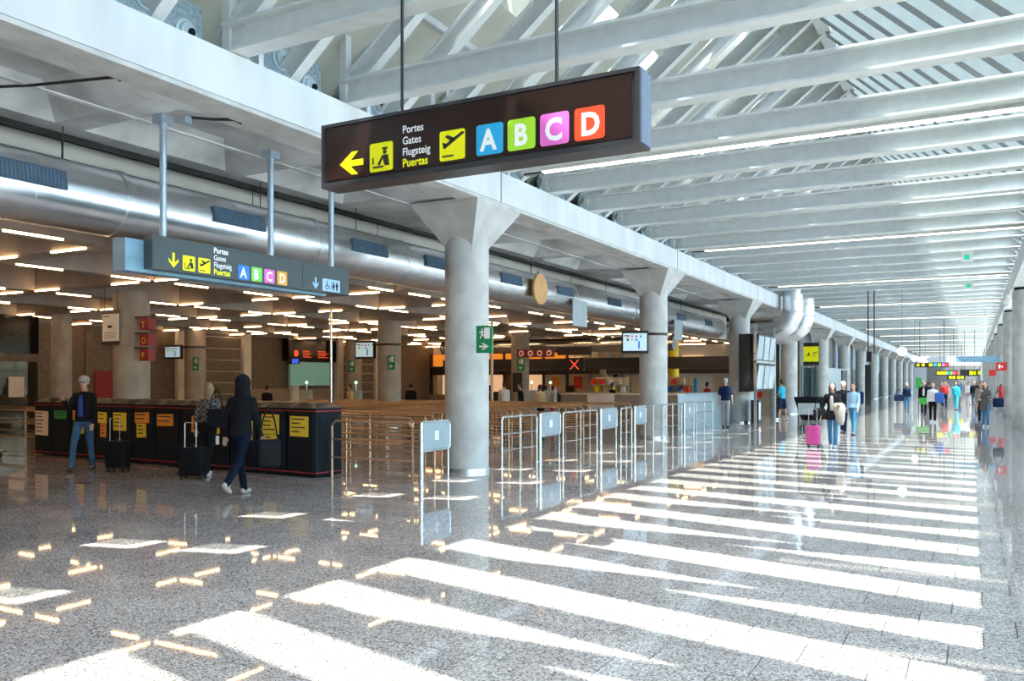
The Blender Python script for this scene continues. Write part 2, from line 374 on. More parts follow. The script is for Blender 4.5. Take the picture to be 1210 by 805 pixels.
# -- light strips in the beam grid
strips = []
for j in range(len(GY) - 1):
    for i in range(len(GX) - 1):
        for xx in (GX[i + 1] + 0.26, GX[i] - 1.16 - (0.9 if (i + j) % 3 == 1 else 0.0)): strips.append(('x', xx, GY[j]))
for i in range(len(GX) - 1):
    for j in range(len(GY) - 1):
        for yy in (GY[j] + 0.33, GY[j + 1] - 1.22 - (0.6 if (i + j) % 3 == 2 else 0.0)): strips.append(('y', GX[i], yy))
def strip_mesh(ax):
    b = B()
    if ax == 'x': b.box(0, 0.9, -0.024, 0.0, -0.03, 0.0)
    else: b.box(0.02, 0.045, 0, 0.9, -0.03, 0.0)
    return b
sx = strip_mesh('x').build('light_strip', 'warm'); sy = strip_mesh('y').build('light_strip', 'warm')
vis = [s for s in strips if inview(s[1], s[2], 3.8, 10)]
vis.sort(key=lambda s: s[1] ** 2 + s[2] ** 2)
nearS, farS = vis[:290], vis[290:] + [s for s in strips if s not in vis]
used = {'x': False, 'y': False}
for ax, x, y in nearS:
    o = (sx if ax == 'x' else sy)
    if used[ax]: o = o.copy(); COL.objects.link(o)
    used[ax] = True
    o.location = (x, y - bw, ZC0 - 0.001) if ax == 'x' else (x + bw - 0.045, y, ZC0 - 0.001)
    if ax == 'x':
        lab = 'warm light strip on the %s cross beam, %s from the duct side' % (ordn(GY.index(y)), ordn(sorted([q[1] for q in strips if q[0] == 'x' and q[2] == y], reverse=True).index(x)))
    else:
        lab = 'warm light strip on the %s lengthwise beam from the duct, %s along it' % (ordn(GX.index(x)), ordn(sorted([q[2] for q in strips if q[0] == 'y' and q[1] == x]).index(y)))
    tag(o, lab, 'light', 'warm light strips under the check-in hall ceiling')
if farS:
    b = B()
    for ax, x, y in farS:
        if ax == 'x': b.box(x, x + 0.9, y - bw - 0.025, y - bw, ZC0 - 0.046, ZC0 - 0.001)
        else: b.box(x + bw - 0.02, x + bw, y, y + 0.9, ZC0 - 0.046, ZC0 - 0.001)
    o = b.build('light_strips', 'warm', kind='stuff'); tag(o, 'remaining warm light strips deep in the check-in hall ceiling', 'light')

# -- walls
wl = B()
wl.box(-30.4, -30, YN, 13.6, 0, 5.9).box(-30.4, -30, 13.6, 20.2, 2.75, 5.9).box(-30.4, -30, 13.6, 20.2, 0, 1.0).box(-30.4, -30, 17.2, 20.2, 1.0, 2.75).box(-30.4, -30, 20.2, 50.8, 0, 5.9)
wl = wl.build('wall_left', 'wallbrown', kind='structure')
win = B().box(-30.25, -30.2, 13.6, 17.2, 1.0, 2.75).build('window_1', 'glass', kind='structure')
for y in (13.6, 14.8, 16.0, 17.1): B().box(-30.32, -30.1, y, y + 0.08, 1.0, 2.75).build('mullion', 'sign_frame', win)
B().box(-30.32, -30.1, 13.6, 17.2, 2.1, 2.18).build('transom', 'sign_frame', win)
B().box(-90, -32, -30, 90, -0.4, -0.1).build('ground', 'apron', kind='structure')
# beige pilasters and slatted cladding on the left wall
for y0, y1, c in ((20.6, 24.9, 'wallbeige'), ):
    B().box(-29.99, -29.9, y0, y1, 0, 3.8).build('panel', 'wallbrown', wl)
for y0, y1 in ((24.9, 28.4), (35.2, 38.3)):
    for k in range(7):
        B().box(-29.98, -29.86, y0 + 0.05, y1 - 0.05, 0.1 + 0.52 * k, 0.58 + 0.52 * k).build('panel', 'wallbrown', wl)
        B().box(-29.99, -29.9, y0, y1, 0.585 + 0.52 * k, 0.615 + 0.52 * k).build('joint', 'wallbeige', wl)
for y in (24.7, 28.4, 31.6, 35.0, 38.3, 44.5): B().box(-30, -29.7, y, y + 0.45, 0, 4.6).build('pilaster', 'wallbeige', wl)
B().box(-30, -29.9, 29.0, 34.9, 0.0, 1.35).build('dado', 'wood', wl)
wb = B().box(-30.4, FX - 1.0, 50.4, 50.8, 0, 5.9).build('wall_back', 'wallbrown', kind='structure')
B().box(-30.4, 3, YN - 0.3, YN, 0, 5.0).build('wall_rear', 'wallbeige', kind='structure')

# ================================================================ COLUMNS
def sqpt(t, hx, hy):
    a = 2 * PI * t; x, y = math.cos(a), math.sin(a); m = max(abs(x), abs(y)); return x / m * hx, y / m * hy
def column(label, x, y, r, zt, cap=True, mt='concrete', group=None, ring=True):
    t = thing('concrete_column', label, 'column', (x, y, 0), group=group)
    n = 48
    zc = 4.6 if cap else zt
    rings = []
    for z, rr in ((0.0, r), (0.06, r), (1.5, r), (zc, r)):
        rings.append([(rr * math.cos(2 * PI * i / n), rr * math.sin(2 * PI * i / n), z) for i in range(n)])
    B().loft(rings).build('shaft', mt, t, smooth=True, local=True)
    if ring: B().cyl((0, 0, 0), (0, 0, 0.07), r + 0.03, 40).build('base_ring', 'chrome', t, local=True, smooth=True)
    if cap:
        rings = []
        for z, f in ((4.15, 0.0), (4.25, 0.0), (4.96, 1.0), (5.02, 1.0)):
            ring_ = []
            for i in range(n):
                sxx, syy = sqpt((i + 0.0) / n, 0.72, 0.80); cx_, cy_ = sqpt(i / n, r * 0.72, r * 0.72)
                ring_.append((cx_ * (1 - f) + sxx * f, cy_ * (1 - f) + syy * f, z))
            rings.append(ring_)
        B().loft(rings).build('capital', mt, t, local=True)
        B().box(-0.55, 0.60, -0.35, 0.35, 5.02, 5.058).build('bearing_pad', 'darkgap', t, local=True)
    return t
names = {1: 'big round concrete column nearest the camera, green exit sign on its side', 2: 'round concrete column with a screen strapped on, beside the small white boards',
         3: 'round concrete column behind the man in the navy polo shirt', 4: 'round concrete column just behind the elbow of the large duct'}
for k, y in enumerate(CP):
    if y < 5: continue
    lab = names.get(k, 'pale column of the left row, %s beyond the large duct elbow' % ORD[min(19, k - 5)])
    column(lab, -8.5, y, 0.42, 5.0)
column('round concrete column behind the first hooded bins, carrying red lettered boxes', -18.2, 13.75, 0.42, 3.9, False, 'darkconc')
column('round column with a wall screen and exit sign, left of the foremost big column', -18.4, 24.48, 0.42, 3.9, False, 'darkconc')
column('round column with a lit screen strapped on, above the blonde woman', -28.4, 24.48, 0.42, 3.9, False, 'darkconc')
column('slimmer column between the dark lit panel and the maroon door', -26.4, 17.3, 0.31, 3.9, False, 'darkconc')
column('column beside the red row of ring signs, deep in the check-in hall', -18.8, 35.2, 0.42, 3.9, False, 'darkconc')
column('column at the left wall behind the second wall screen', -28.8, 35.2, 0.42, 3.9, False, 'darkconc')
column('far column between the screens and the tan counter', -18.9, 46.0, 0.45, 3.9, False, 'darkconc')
yc = column('bright yellow painted column above the counter', -13.5, 42.0, 0.27, 3.9, False, 'yellowcol', ring=False)

# -- right row of columns, header beam, facade
RX = 1.62
for k, y in enumerate(CP):
    if y < 10: continue
    lab = 'round column of the right row, %s one from the frame edge' % ORD[max(0, k - 3)] if k >= 3 else 'round column of the right row, outside the frame'
    if k < 3: lab += ', %s' % ('nearer' if k == 1 else 'farther')
    t = thing('concrete_column', lab, 'column', (RX, y - 0.6, 0))
    n = 36
    B().loft([[(0.42 * math.cos(2 * PI * i / n), 0.42 * math.sin(2 * PI * i / n), z) for i in range(n)] for z in (0, 4.9)]).build('shaft', 'concrete', t, smooth=True, local=True)
    B().cyl((0, 0, 4.9), (0, 0, 4.998), 0.36, 24).build('bearing_pad', 'darkgap', t, local=True)
    B().cyl((0, 0, 0), (0, 0, 0.05), 0.45, 32).build('base_ring', 'chrome', t, local=True, smooth=True)
hb = B().box(1.2, 2.1, YN, YF, 5.0, 5.62).box(1.9, 3.2, YN, YF, 5.62, 5.75).build('trim_2', 'fascia', kind='structure'); hb['label'] = 'concrete header beam along the right side'
wr = B().box(2.45, 2.6, YN, YF, 0, 0.5).box(2.45, 2.6, YN, YF, 4.7, 5.0)
wr = wr.box(2.1, 2.6, YN, YF, 5.0, 5.62).build('wall_right', 'facade', kind='structure')
w2 = B().box(2.5, 2.52, YN, YF, 0.5, 4.7).build('window_2', 'glass', kind='structure')
y = YN
while y < YF:
    B().box(2.45, 2.58, y, y + 0.07, 0.5, 4.7).build('mullion', 'steel', w2); y += 2.145
B().box(2.46, 2.56, YN, YF, 2.4, 2.47).build('transom', 'steel', w2)

# ================================================================ ROOF
RIX, RIZ, SLL, SLR = -2.95, 9.6, 0.79, 0.94
def zl(x): return RIZ + SLL * (x - RIX)
def zr(x): return RIZ - SLR * (x - RIX)
PER = 10.73 / 5
NT = int((YF - 3.02 - 1) / PER) + 4
def ibeam(b, p0, p1, w, h, tf=0.03, tw=0.03):   # I-section between two points lying in an XZ plane
    p0 = Vector(p0); p1 = Vector(p1); d = (p1 - p0).normalized(); L = (p1 - p0).length
    nrm = Vector((-d.z, 0, d.x))
    if nrm.z < 0: nrm = -nrm
    Mx = Matrix((d, Vector((0, 1, 0)), nrm)).transposed()
    for (a0, a1, n0, n1) in ((-w / 2, w / 2, 0, tf), (-w / 2, w / 2, h - tf, h), (-tw / 2, tw / 2, tf, h - tf)):
        r = bmesh.ops.create_cube(b.bm, size=1.0)['verts']
        for v in r:
            q = Vector(((v.co.x + 0.5) * L, a0 + (v.co.y + 0.5) * (a1 - a0), n0 + (v.co.z + 0.5) * (n1 - n0)))
            v.co = Mx @ q + p0
    return b
def truss():
    t = thing('roof_truss', 'x', 'truss', (0, 0, 0))
    ibeam(B(), (FX - 0.15, 0, 5.63), (1.9, 0, 5.63), 0.26, 0.36, 0.035, 0.04).build('bottom_chord', 'steel', t, local=True)
    for dy in (0.05, 1.12):
        ibeam(B(), (FX - 0.15, dy, zl(FX - 0.15)), (RIX, dy, RIZ), 0.16, 0.30, 0.025, 0.03).build('rafter', 'steel', t, local=True)
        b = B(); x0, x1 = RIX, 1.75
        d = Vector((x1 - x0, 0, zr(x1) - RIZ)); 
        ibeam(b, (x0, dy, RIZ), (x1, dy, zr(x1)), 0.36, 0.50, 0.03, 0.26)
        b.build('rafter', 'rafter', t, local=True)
    B().box(FX - 0.20, FX - 0.08, -0.06, 0.06, 5.62, 7.2).box(FX - 0.20, FX - 0.08, 0.42, 0.50, 5.62, 7.2).build('post', 'steel', t, local=True)
    # thin purlin ties under the ridge
    return t
t0 = truss(); trs = []
for k in range(NT):
    y = 3.02 - 4 * PER + k * PER
    if k < 4 + 6: lab = '%s white steel roof truss, counted from behind the camera' % ORD[k]
    n_from_col = k - 9
    if 0 <= n_from_col < 20: lab = 'white steel roof truss, %s one beyond the foremost big column' % ORD[n_from_col]
    elif k < 9: lab = 'white steel roof truss, %s before the foremost big column' % ORD[8 - k]
    else: lab = 'white steel roof truss among the far ones closing up in the distance'
    o = t0 if k == 0 else dup(t0)
    o.location = (0, y, 0); o['label'] = lab; o['group'] = 'white steel roof trusses across the hall'
    trs.append((k, y))
# ridge beam and purlins
rb = B().box(RIX - 0.14, RIX + 0.14, YN, YF, RIZ - 0.02, RIZ + 0.42).build('ridge_beam', 'steel'); B().box(RIX + 0.1, RIX + 0.22, YN, YF, 10.1, 11.45).build('ridge_cover', 'steel', rb); tag(rb, 'white steel ridge beam running along the top of the roof', 'beam')
# left deck: thick panels, holes put in for floor sun patches: deep rooflight wells
DZ = 0.9
def slab(b, x0, x1, y0, y1, th=0.75):
    p = [(x0, y0), (x1, y0), (x1, y1), (x0, y1)]
    lo = [b.bm.verts.new((x, y, zl(x) + DZ)) for x, y in p]; hi = [b.bm.verts.new((x, y, zl(x) + DZ + th)) for x, y in p]
    b.bm.faces.new(lo); b.bm.faces.new(hi)
    for i in range(4): b.bm.faces.new((lo[i], lo[(i + 1) % 4], hi[(i + 1) % 4], hi[i]))
XO = [(-6.55, -5.65), (-5.22, -4.3)]
dk = B().box(-8.75, -8.0, YN, YF, 7.22, 7.4).build('ceiling_eave', 'deck', kind='structure'); dk['label'] = 'beige sloping underside of the left roof side'
def deckpanel(y0, wells):
    xs = [-8.6, XO[0][0], XO[0][1], XO[1][0], XO[1][1], RIX + 0.1]
    oy0, oy1 = y0 + 0.02, y0 + 0.96
    b = B()
    if wells:
        slab(b, xs[0], xs[5], oy1, y0 + PER)
        slab(b, xs[0], xs[5], y0, oy0)
        slab(b, xs[0], xs[1], oy0, oy1); slab(b, xs[2], xs[3], oy0, oy1); slab(b, xs[4], xs[5], oy0, oy1)
    else: slab(b, xs[0], xs[5], y0, y0 + PER)
    b.build('roof_panel', 'deck', dk)
    b = B()
    for xx in (-7.2, -4.0):   # raised seams
        b.box(xx, xx + 0.06, y0, y0 + PER, zl(xx) + DZ - 0.06, zl(xx) + DZ + 0.05)
    b.build('purlin', 'steel', dk)
    if wells:
        b = B()
        for a, c in XO: b.box(a, c, oy0, oy1, zl((a + c) / 2) + DZ + 1.15, zl((a + c) / 2) + DZ + 1.16, Matrix.Rotation(-math.atan(SLL), 3, 'Y'))
        b.build('added_rooflight', 'glass', dk)  # pane over the added openings that let the sun in
for k, y in trs: deckpanel(y, y < 70)
# glazing of the right slope
gz = B().box(1.7, 1.95, YN, YF, zr(1.7) + 0.1, zr(1.7) + 0.8).build('window_3', 'steel', kind='structure'); gz['label'] = 'sloping glazing of the right roof side'
for k, y in trs:
    for dy, wd in ((0.05, 1.07), (1.12, PER - 1.07)):
        b = B(); zz = 0.72
        p = [(RIX + 0.1, y + dy + 0.02), (1.75, y + dy + 0.02), (1.75, y + dy + wd - 0.02), (RIX + 0.1, y + dy + wd - 0.02)]
        b.loft([[(x, yy, zr(x) + zz + dz) for x, yy in p] for dz in (0, 0.015)])
        b.build('pane', 'glass', gz)
# wall with air nozzles above the edge beam
nb = B(); nb.bm.free(); nb.bm = bmesh.new()
def nozzlepanel():
    t = thing('nozzle_panel', 'x', 'vent panel', (0, 0, 0))
    B().box(-8.36, -8.30, 0.55, PER - 0.05, 5.63, 7.15).build('backing', 'nozzle_panel', t, local=True)
    for yy, zz in ((0.95, 6.55), (1.28, 6.1), (1.75, 6.42), (0.78, 6.0), (1.85, 5.9)):
        a = B().cyl((-8.30, yy, zz), (-8.285, yy, zz), 0.155, 24).cyl((-8.30, yy, zz), (-8.24, yy, zz), 0.125, 24, 0.105).build('nozzle', 'nozzle', t, local=True, smooth=True)
        B().cyl((-8.24, yy, zz), (-8.222, yy, zz), 0.075, 18, 0.06).build('nozzle_throat', 'nozzle', a, local=True, smooth=True)
        B().cyl((-8.222, yy + 0.01, zz - 0.015), (-8.196, yy + 0.014, zz - 0.02), 0.05, 16).build('nozzle_opening', 'black', a, local=True)
    return t
n0 = nozzlepanel()
for k, y in trs:
    if y > 62: break
    o = n0 if k == 0 else dup(n0)
    o.location = (0, y, 0); o['label'] = 'grey vent panel with round nozzles above the edge beam, %s from the near end' % ordn(k)
    o['group'] = 'vent panels above the edge beam'
B().box(-8.8, -8.6, YN, YF, 5.6, 7.3).build('wall_clerestory', 'deck', kind='structure')
# end wall far away
ew = B().box(-12, 3, YF, YF + 0.3, 0, 11).build('wall_far', 'facade', kind='structure')
B().box(-6.5, 1.0, YF - 0.06, YF, 0, 4.2).build('dark_portal', 'louvre', ew)
B().box(-12, 3, YN - 0.3, YN, 5.0, 11).build('wall_rear_upper', 'wallbeige', kind='structure')
# -- linear ceiling lamps under the trusses
def lamp():
    t = thing('linear_lamp', 'x', 'light', (0, 0, 0))
    B().box(-7.4, 1.15, 0.0, 0.17, 5.575, 5.628).build('housing', 'steel', t, local=True)
    for i in range(5):
        x0 = -6.98 + i * 1.62
        B().box(x0 + 0.015, x0 + 1.605, 0.015, 0.155, 5.555, 5.576).build('diffuser', 'tube', t, local=True)
    B().box(-7.35, -7.0, 0.03, 0.14, 5.54, 5.575).box(1.11 + 0.0, 1.14, 0.03, 0.14, 5.54, 5.575).build('end_box', 'sign_frame', t, local=True)
    return t
l0 = lamp()
for i, y in enumerate(CP[1:]):
    o = l0 if i == 0 else dup(l0)
    o.location = (0, y + 0.12, 0); o['label'] = 'white linear lamp under the hall roof, %s from the camera' % ORD[i]; o['group'] = 'linear lamps under the roof trusses'

# ================================================================ DUCT
DX, DZc, DR = -10.5, 4.17, 0.45
d = thing('round_duct', 'large shiny round air duct running along the check-in hall edge', 'duct', (DX, YN, DZc))
secs = [-6.9, -2.7, 1.5, 5.0, 7.6, 11.45, 14.1, 18.2, 22.4, 27.3, 31.5, 35.5, 38.9]
for a, c in zip(secs[:-1], secs[1:]):
    B().cyl((DX, a, DZc), (DX, c, DZc), DR, 56).build('duct_section', 'galv', d, smooth=True)
    B().cyl((DX, c - 0.05, DZc), (DX, c + 0.05, DZc), DR + 0.02, 56).build('collar', 'galv', d, smooth=True)
    B().cyl((DX, (a + c) / 2 - 0.01, DZc), (DX, (a + c) / 2 + 0.01, DZc), DR + 0.006, 56).build('seam', 'galv', d, smooth=True)
def grille(y0, y1):
    ang = math.radians(8); cx = DX + (DR + 0.012) * math.cos(ang); cz = DZc + (DR + 0.012) * math.sin(ang)
    R = Matrix.Rotation(-ang, 3, 'Y')
    g = B().box(cx - 0.02, cx + 0.012, y0, y1, cz - 0.12, cz + 0.12, R).build('grille', 'grille', d)
    b = B()
    n = int((y1 - y0) / 0.05)
    for i in range(n): b.box(cx + 0.008, cx + 0.02, y0 + 0.03 + i * (y1 - y0 - 0.06) / n, y0 + 0.05 + i * (y1 - y0 - 0.06) / n, cz - 0.10, cz + 0.10, R, (cx, 0, cz))
    b.build('slat', 'grilleslat', g)['kind'] = 'stuff'
for a in (2.6, 5.6, 9.0, 12.25, 14.6, 17.85, 21.0, 24.7, 28.4, 31.8, 35.6): grille(a, a + 1.05)
for y in (6.9, 10.4, 12.9, 16.9, 20.3, 22.9, 25.6, 29.9, 33.6):
    B().cyl((DX, y, DZc + DR - 0.02), (DX, y, ZB + 0.1), 0.008, 6).build('hanger_wire', 'black', d)
# elbow ducts beyond the third column
def elbow(y, label, r=0.45):
    e = thing('elbow_duct', label, 'duct', (-7.15, y, 3.9))
    pts = [(-7.15, y, 6.4), (-7.15, y, 4.75), (-7.32, y, 4.35), (-7.62, y, 4.08), (-8.1, y, 3.95), (-10.0, y, 3.95)]
    pts = [Vector(p) for p in pts]
    n = 32; rings = []
    for i, p in enumerate(pts):
        dd = (pts[min(i + 1, len(pts) - 1)] - pts[max(i - 1, 0)]).normalized(); u = Vector((0, 1, 0)); vv = dd.cross(u)
        rings.append([p + r * (math.cos(2 * PI * j / n) * u + math.sin(2 * PI * j / n) * vv) for j in range(n)])
    B().loft(rings).build('duct_elbow', 'galv', e, smooth=True)
    for z in (5.4, 4.8): B().cyl((-7.15, y, z), (-7.15, y, z + 0.06), r + 0.015, 32).build('collar', 'galv', e, smooth=True)
elbow(39.6, 'big shiny duct elbow dropping from the roof, the nearer of the two')
elbow(42.6, 'big shiny duct elbow dropping from the roof, the farther of the two')
o = B().cyl((-9.99, 19.75, 4.12), (-9.93, 19.75, 4.12), 0.40, 36).build('hanging_disc', 'disc'); B().box(-10.05, -9.98, 19.73, 19.77, 4.4, 4.6).build('clip', 'chrome', o); tag(o, 'orange brown disc hanging in front of the large round duct', 'disc')
for y, nm in ((21.9, 'square pale sheet hanging below the duct, right of the disc'), (31.2, 'square pale sheet hanging below the duct near the third column')):
    o = B().box(-10.02, -9.99, y, y + 1.0, 3.30, 4.05).build('hanging_sheet', 'bluegrey'); tag(o, nm, 'sheet')

# ================================================================ SIGNS
def MT(o, u, v):
    u = Vector(u); v = Vector(v); n = u.cross(v); m = Matrix((u, v, n)).transposed().to_4x4(); m.translation = Vector(o); return m
def text(s, u, v, size, mtx, m, parent, sxs=0.82, bold=0.0, name='lettering', off=0.004):
    c = bpy.data.curves.new('t', 'FONT'); c.body = s; c.size = size; c.offset = bold; c.extrude = 0.001; c.resolution_u = 3
    o = bpy.data.objects.new('t', c); COL.objects.link(o)
    dg = bpy.context.evaluated_depsgraph_get(); me = bpy.data.meshes.new_from_object(o.evaluated_get(dg))
    COL.objects.unlink(o); bpy.data.objects.remove(o); bpy.data.curves.remove(c)
    T = mtx @ Matrix.Translation((u, v, off)) @ Matrix.Diagonal((sxs, 1, 1, 1))
    me.transform(T); me.name = name
    if parent is not None:
        loc = parent.location.copy(); pp = parent.parent
        while pp: loc += pp.location; pp = pp.parent
        me.transform(Matrix.Translation(-loc))
    me.materials.clear(); me.materials.append(M[m] if isinstance(m, str) else m)
    r = bpy.data.objects.new(name, me); COL.objects.link(r); r.parent = parent
    return r
def rrect(u0, u1, v0, v1, r=0.03, n=4):
    P = []
    for cx, cy, a0 in ((u1 - r, v1 - r, 0), (u0 + r, v1 - r, 90), (u0 + r, v0 + r, 180), (u1 - r, v0 + r, 270)):
        for i in range(n + 1):
            a = math.radians(a0 + 90 * i / n); P.append((cx + r * math.cos(a), cy + r * math.sin(a)))
    return P
def tile_(u0, u1, v0, v1, m, mtx, parent, name='colour_tile', r=0.03):
    return B().prism(rrect(u0, u1, v0, v1, r), 0.004, mtx).build(name, m, parent)
def poly(pts, m, mtx, parent, name='pictogram', off=0.004, h=0.002):
    return B().prism(pts, h, mtx @ Matrix.Translation((0, 0, off))).build(name, m, parent)
def polys(L, m, mtx, parent, name='pictogram', off=0.004, h=0.002):
    b = B()
    for p in L: b.prism(p, h, mtx @ Matrix.Translation((0, 0, off)))
    return b.build(name, m, parent)
def sc(pts, u0, v0, s): return [(u0 + x * s, v0 + y * s) for x, y in pts]
def circ(cx, cy, r, n=12): return [(cx + r * math.cos(2 * PI * i / n), cy + r * math.sin(2 * PI * i / n)) for i in range(n)]
PLANE = [[(0.12, 0.46), (0.2, 0.40), (0.97, 0.84), (0.95, 0.90), (0.86, 0.90), (0.30, 0.60)], [(0.22, 0.80), (0.32, 0.86), (0.62, 0.72), (0.50, 0.60)], [(0.10, 0.60), (0.18, 0.62), (0.30, 0.52), (0.2, 0.44)], [(0.10, 0.12), (0.56, 0.12), (0.56, 0.18), (0.10, 0.18)]]
OFFICER = [circ(0.66, 0.66, 0.08), [(0.56, 0.74), (0.76, 0.74), (0.78, 0.82), (0.54, 0.82)], [(0.54, 0.56), (0.80, 0.56), (0.86, 0.18), (0.66, 0.18), (0.60, 0.34)], [(0.34, 0.24), (0.52, 0.52), (0.60, 0.50), (0.44, 0.20)], [(0.12, 0.26), (0.18, 0.26), (0.18, 0.5), (0.12, 0.5)], [(0.14, 0.12), (0.60, 0.12), (0.60, 0.19), (0.14, 0.19)]]
def arrow_left(u0, v0, w, h):
    m = v0 + h / 2
    return [(u0, m), (u0 + w * 0.52, v0 + h), (u0 + w * 0.78, v0 + h), (u0 + w * 0.46, m + h * 0.13), (u0 + w, m + h * 0.13), (u0 + w, m - h * 0.13), (u0 + w * 0.46, m - h * 0.13), (u0 + w * 0.78, v0), (u0 + w * 0.52, v0)]
def arrow_down(u0, v0, w, h):
    c = u0 + w / 2
    return [(c, v0), (u0 + w, v0 + h * 0.42), (u0 + w, v0 + h * 0.62), (c + w * 0.13, v0 + h * 0.34), (c + w * 0.13, v0 + h), (c - w * 0.13, v0 + h), (c - w * 0.13, v0 + h * 0.34), (u0, v0 + h * 0.62), (u0, v0 + h * 0.42)]
# big sign, facing the camera side
s1 = thing('hanging_sign', 'large brown gate sign hung from the roof, with coloured letters A B C D', 'sign', (-4.36, 7.1, 3.78))
B().box(-6.17, -2.56, 7.02, 7.28, 3.78, 4.46).build('cabinet', 'sign_frame', s1)
B().box(-6.10, -2.63, 7.005, 7.03, 3.85, 4.41).build('face_panel', 'sign_brown', s1)
B().box(-2.56, -2.545, 7.03, 7.27, 3.80, 4.45).build('end_panel', 'sign_side', s1)
B().box(-6.17, -2.56, 7.0, 7.02, 3.78, 3.835).box(-6.17, -2.56, 7.0, 7.02, 4.425, 4.46).box(-6.17, -6.13, 7.0, 7.02, 3.835, 4.425).box(-2.60, -2.56, 7.0, 7.02, 3.835, 4.425).build('frame', 'sign_frame', s1)
m1 = MT((0, 7.004, 0), (1, 0, 0), (0, 0, 1))
poly(arrow_left(-5.915, 3.885, 0.31, 0.24), 'yellow', m1, s1, 'arrow', 0.0)
def icon(u0, v0, s, shapes, tm, mtx, par, ink='ink'):
    t = tile_(u0, u0 + s, v0, v0 + s, tm, mtx, par, 'pictogram_tile', s * 0.08)
    polys([sc(p, u0, v0, s) for p in shapes], ink, mtx, t, 'pictogram')
icon(-5.515, 3.875, 0.295, OFFICER, 'yellow', m1, s1)
for i, (wd, cm, bd, fs) in enumerate((('Portes', 'white', 0.001, .112), ('Gates', 'white', 0.001, .112), ('Flugsteig', 'white', 0.001, .112), ('Puertas', 'yellow', 0.0025, .118))):
    text(wd, -5.10, 4.225 - i * 0.114, fs, m1, cm, s1, 0.88, bd, off=0.001)
icon(-4.645, 3.88, 0.295, PLANE, 'yellow', m1, s1)
for ch, u0, cm in (('A', -4.22, 'sblue'), ('B', -3.875, 'slime'), ('C', -3.53, 'spink'), ('D', -3.18, 'sred')):
    t = tile_(u0, u0 + 0.295, 3.88, 4.175, cm, m1, s1, 'letter_tile')
    text(ch, u0 + {'A': .05, 'B': .068, 'C': .05, 'D': .06}[ch], 3.928, 0.28, m1, 'white', t, 0.9, 0.0095)
for x in (-5.21, -3.43):
    B().cyl((x, 7.15, 4.46), (x, 7.15, 5.9), 0.017, 10).build('suspension_rod', 'black', s1)
    B().cyl((x, 7.15, 4.46), (x, 7.15, 4.49), 0.04, 12).build('rod_plate', 'sign_frame', s1)
# grey sign on the slab, facing the hall
s2 = thing('hanging_sign', 'slate grey gate sign on three poles, with down arrows and toilet symbols', 'sign', (-8.95, 8.8, 3.1))
B().box(-9.06, -8.905, 7.02, 10.76, 3.10, 3.525).build('cabinet', 'sign_grey', s2)
B().box(-9.30, -9.07, 6.76, 10.4, 3.06, 3.46).build('rear_box', 'sign_blue', s2)
B().box(-8.906, -8.90, 7.04, 9.66, 3.115, 3.515).box(-8.906, -8.90, 9.68, 10.74, 3.115, 3.515).build('face_panel', 'sign_grey', s2)
m2 = MT((-8.899, 0, 0), (0, 1, 0), (0, 0, 1))
poly(arrow_down(7.255, 3.145, 0.15, 0.19), 'yellow', m2, s2, 'arrow', 0.0)
icon(7.47, 3.13, 0.195, OFFICER, 'yellow', m2, s2); icon(7.72, 3.13, 0.195, PLANE, 'yellow', m2, s2)
for i, (wd, cm, bd, fs) in enumerate((('Portes', 'white', 0.0028, .105), ('Gates', 'white', 0.0008, .10), ('Flugsteig', 'white', 0.0008, .10), ('Puertas', 'yellow', 0.0028, .105))):
    text(wd, 7.975, 3.42 - i * 0.095, fs, m2, cm, s2, 0.9, bd, off=0.001)
for ch, u0, cm in (('A', 8.40, 'sblue2'), ('B', 8.645, 'sgreen2'), ('C', 8.89, 'spink'), ('D', 9.145, 'sorange')):
    t = tile_(u0, u0 + 0.20, 3.115, 3.315, cm, m2, s2, 'letter_tile', 0.02)
    text(ch, u0 + 0.04, 3.148, 0.19, m2, 'white', t, 0.88, 0.006)
poly(arrow_down(9.90, 3.13, 0.13, 0.18), 'spale', m2, s2, 'arrow', 0.0)
t = tile_(10.12, 10.53, 3.12, 3.31, 'spale', m2, s2, 'pictogram_tile', 0.015)
MAN = [circ(0.5, 0.9, 0.09, 10), [(0.32, 0.78), (0.68, 0.78), (0.70, 0.42), (0.62, 0.42), (0.62, 0.05), (0.38, 0.05), (0.38, 0.42), (0.30, 0.42)]]
WOM = [circ(0.5, 0.9, 0.09, 10), [(0.40, 0.78), (0.60, 0.78), (0.75, 0.34), (0.60, 0.34), (0.60, 0.05), (0.40, 0.05), (0.40, 0.34), (0.25, 0.34)]]
WCH = [circ(0.48, 0.9, 0.09, 10), [(0.40, 0.78), (0.54, 0.78), (0.56, 0.48), (0.84, 0.46), (0.98, 0.16), (0.90, 0.12), (0.76, 0.38), (0.44, 0.38)], [(0.26, 0.5), (0.34, 0.52), (0.27, 0.32), (0.36, 0.16), (0.56, 0.14), (0.68, 0.22), (0.72, 0.14), (0.54, 0.05), (0.32, 0.08), (0.18, 0.28)]]
polys([sc(p, 10.15, 3.135, 0.15) for p in WCH] + [sc(p, 10.30, 3.135, 0.15) for p in WOM] + [sc(p, 10.38, 3.135, 0.15) for p in MAN] + [[(10.325, 3.14), (10.33, 3.14), (10.33, 3.29), (10.325, 3.29)]], 'ink', m2, t, 'pictogram')
for y in (7.24, 9.10, 10.42):
    B().cyl((-8.98, y, 3.525), (-8.98, y, 4.95), 0.043, 16).build('pole', 'pole', s2, smooth=True)
    B().box(-9.07, -8.89, y - 0.09, y + 0.09, 4.95, 5.055).build('pole_bracket', 'pole', s2)
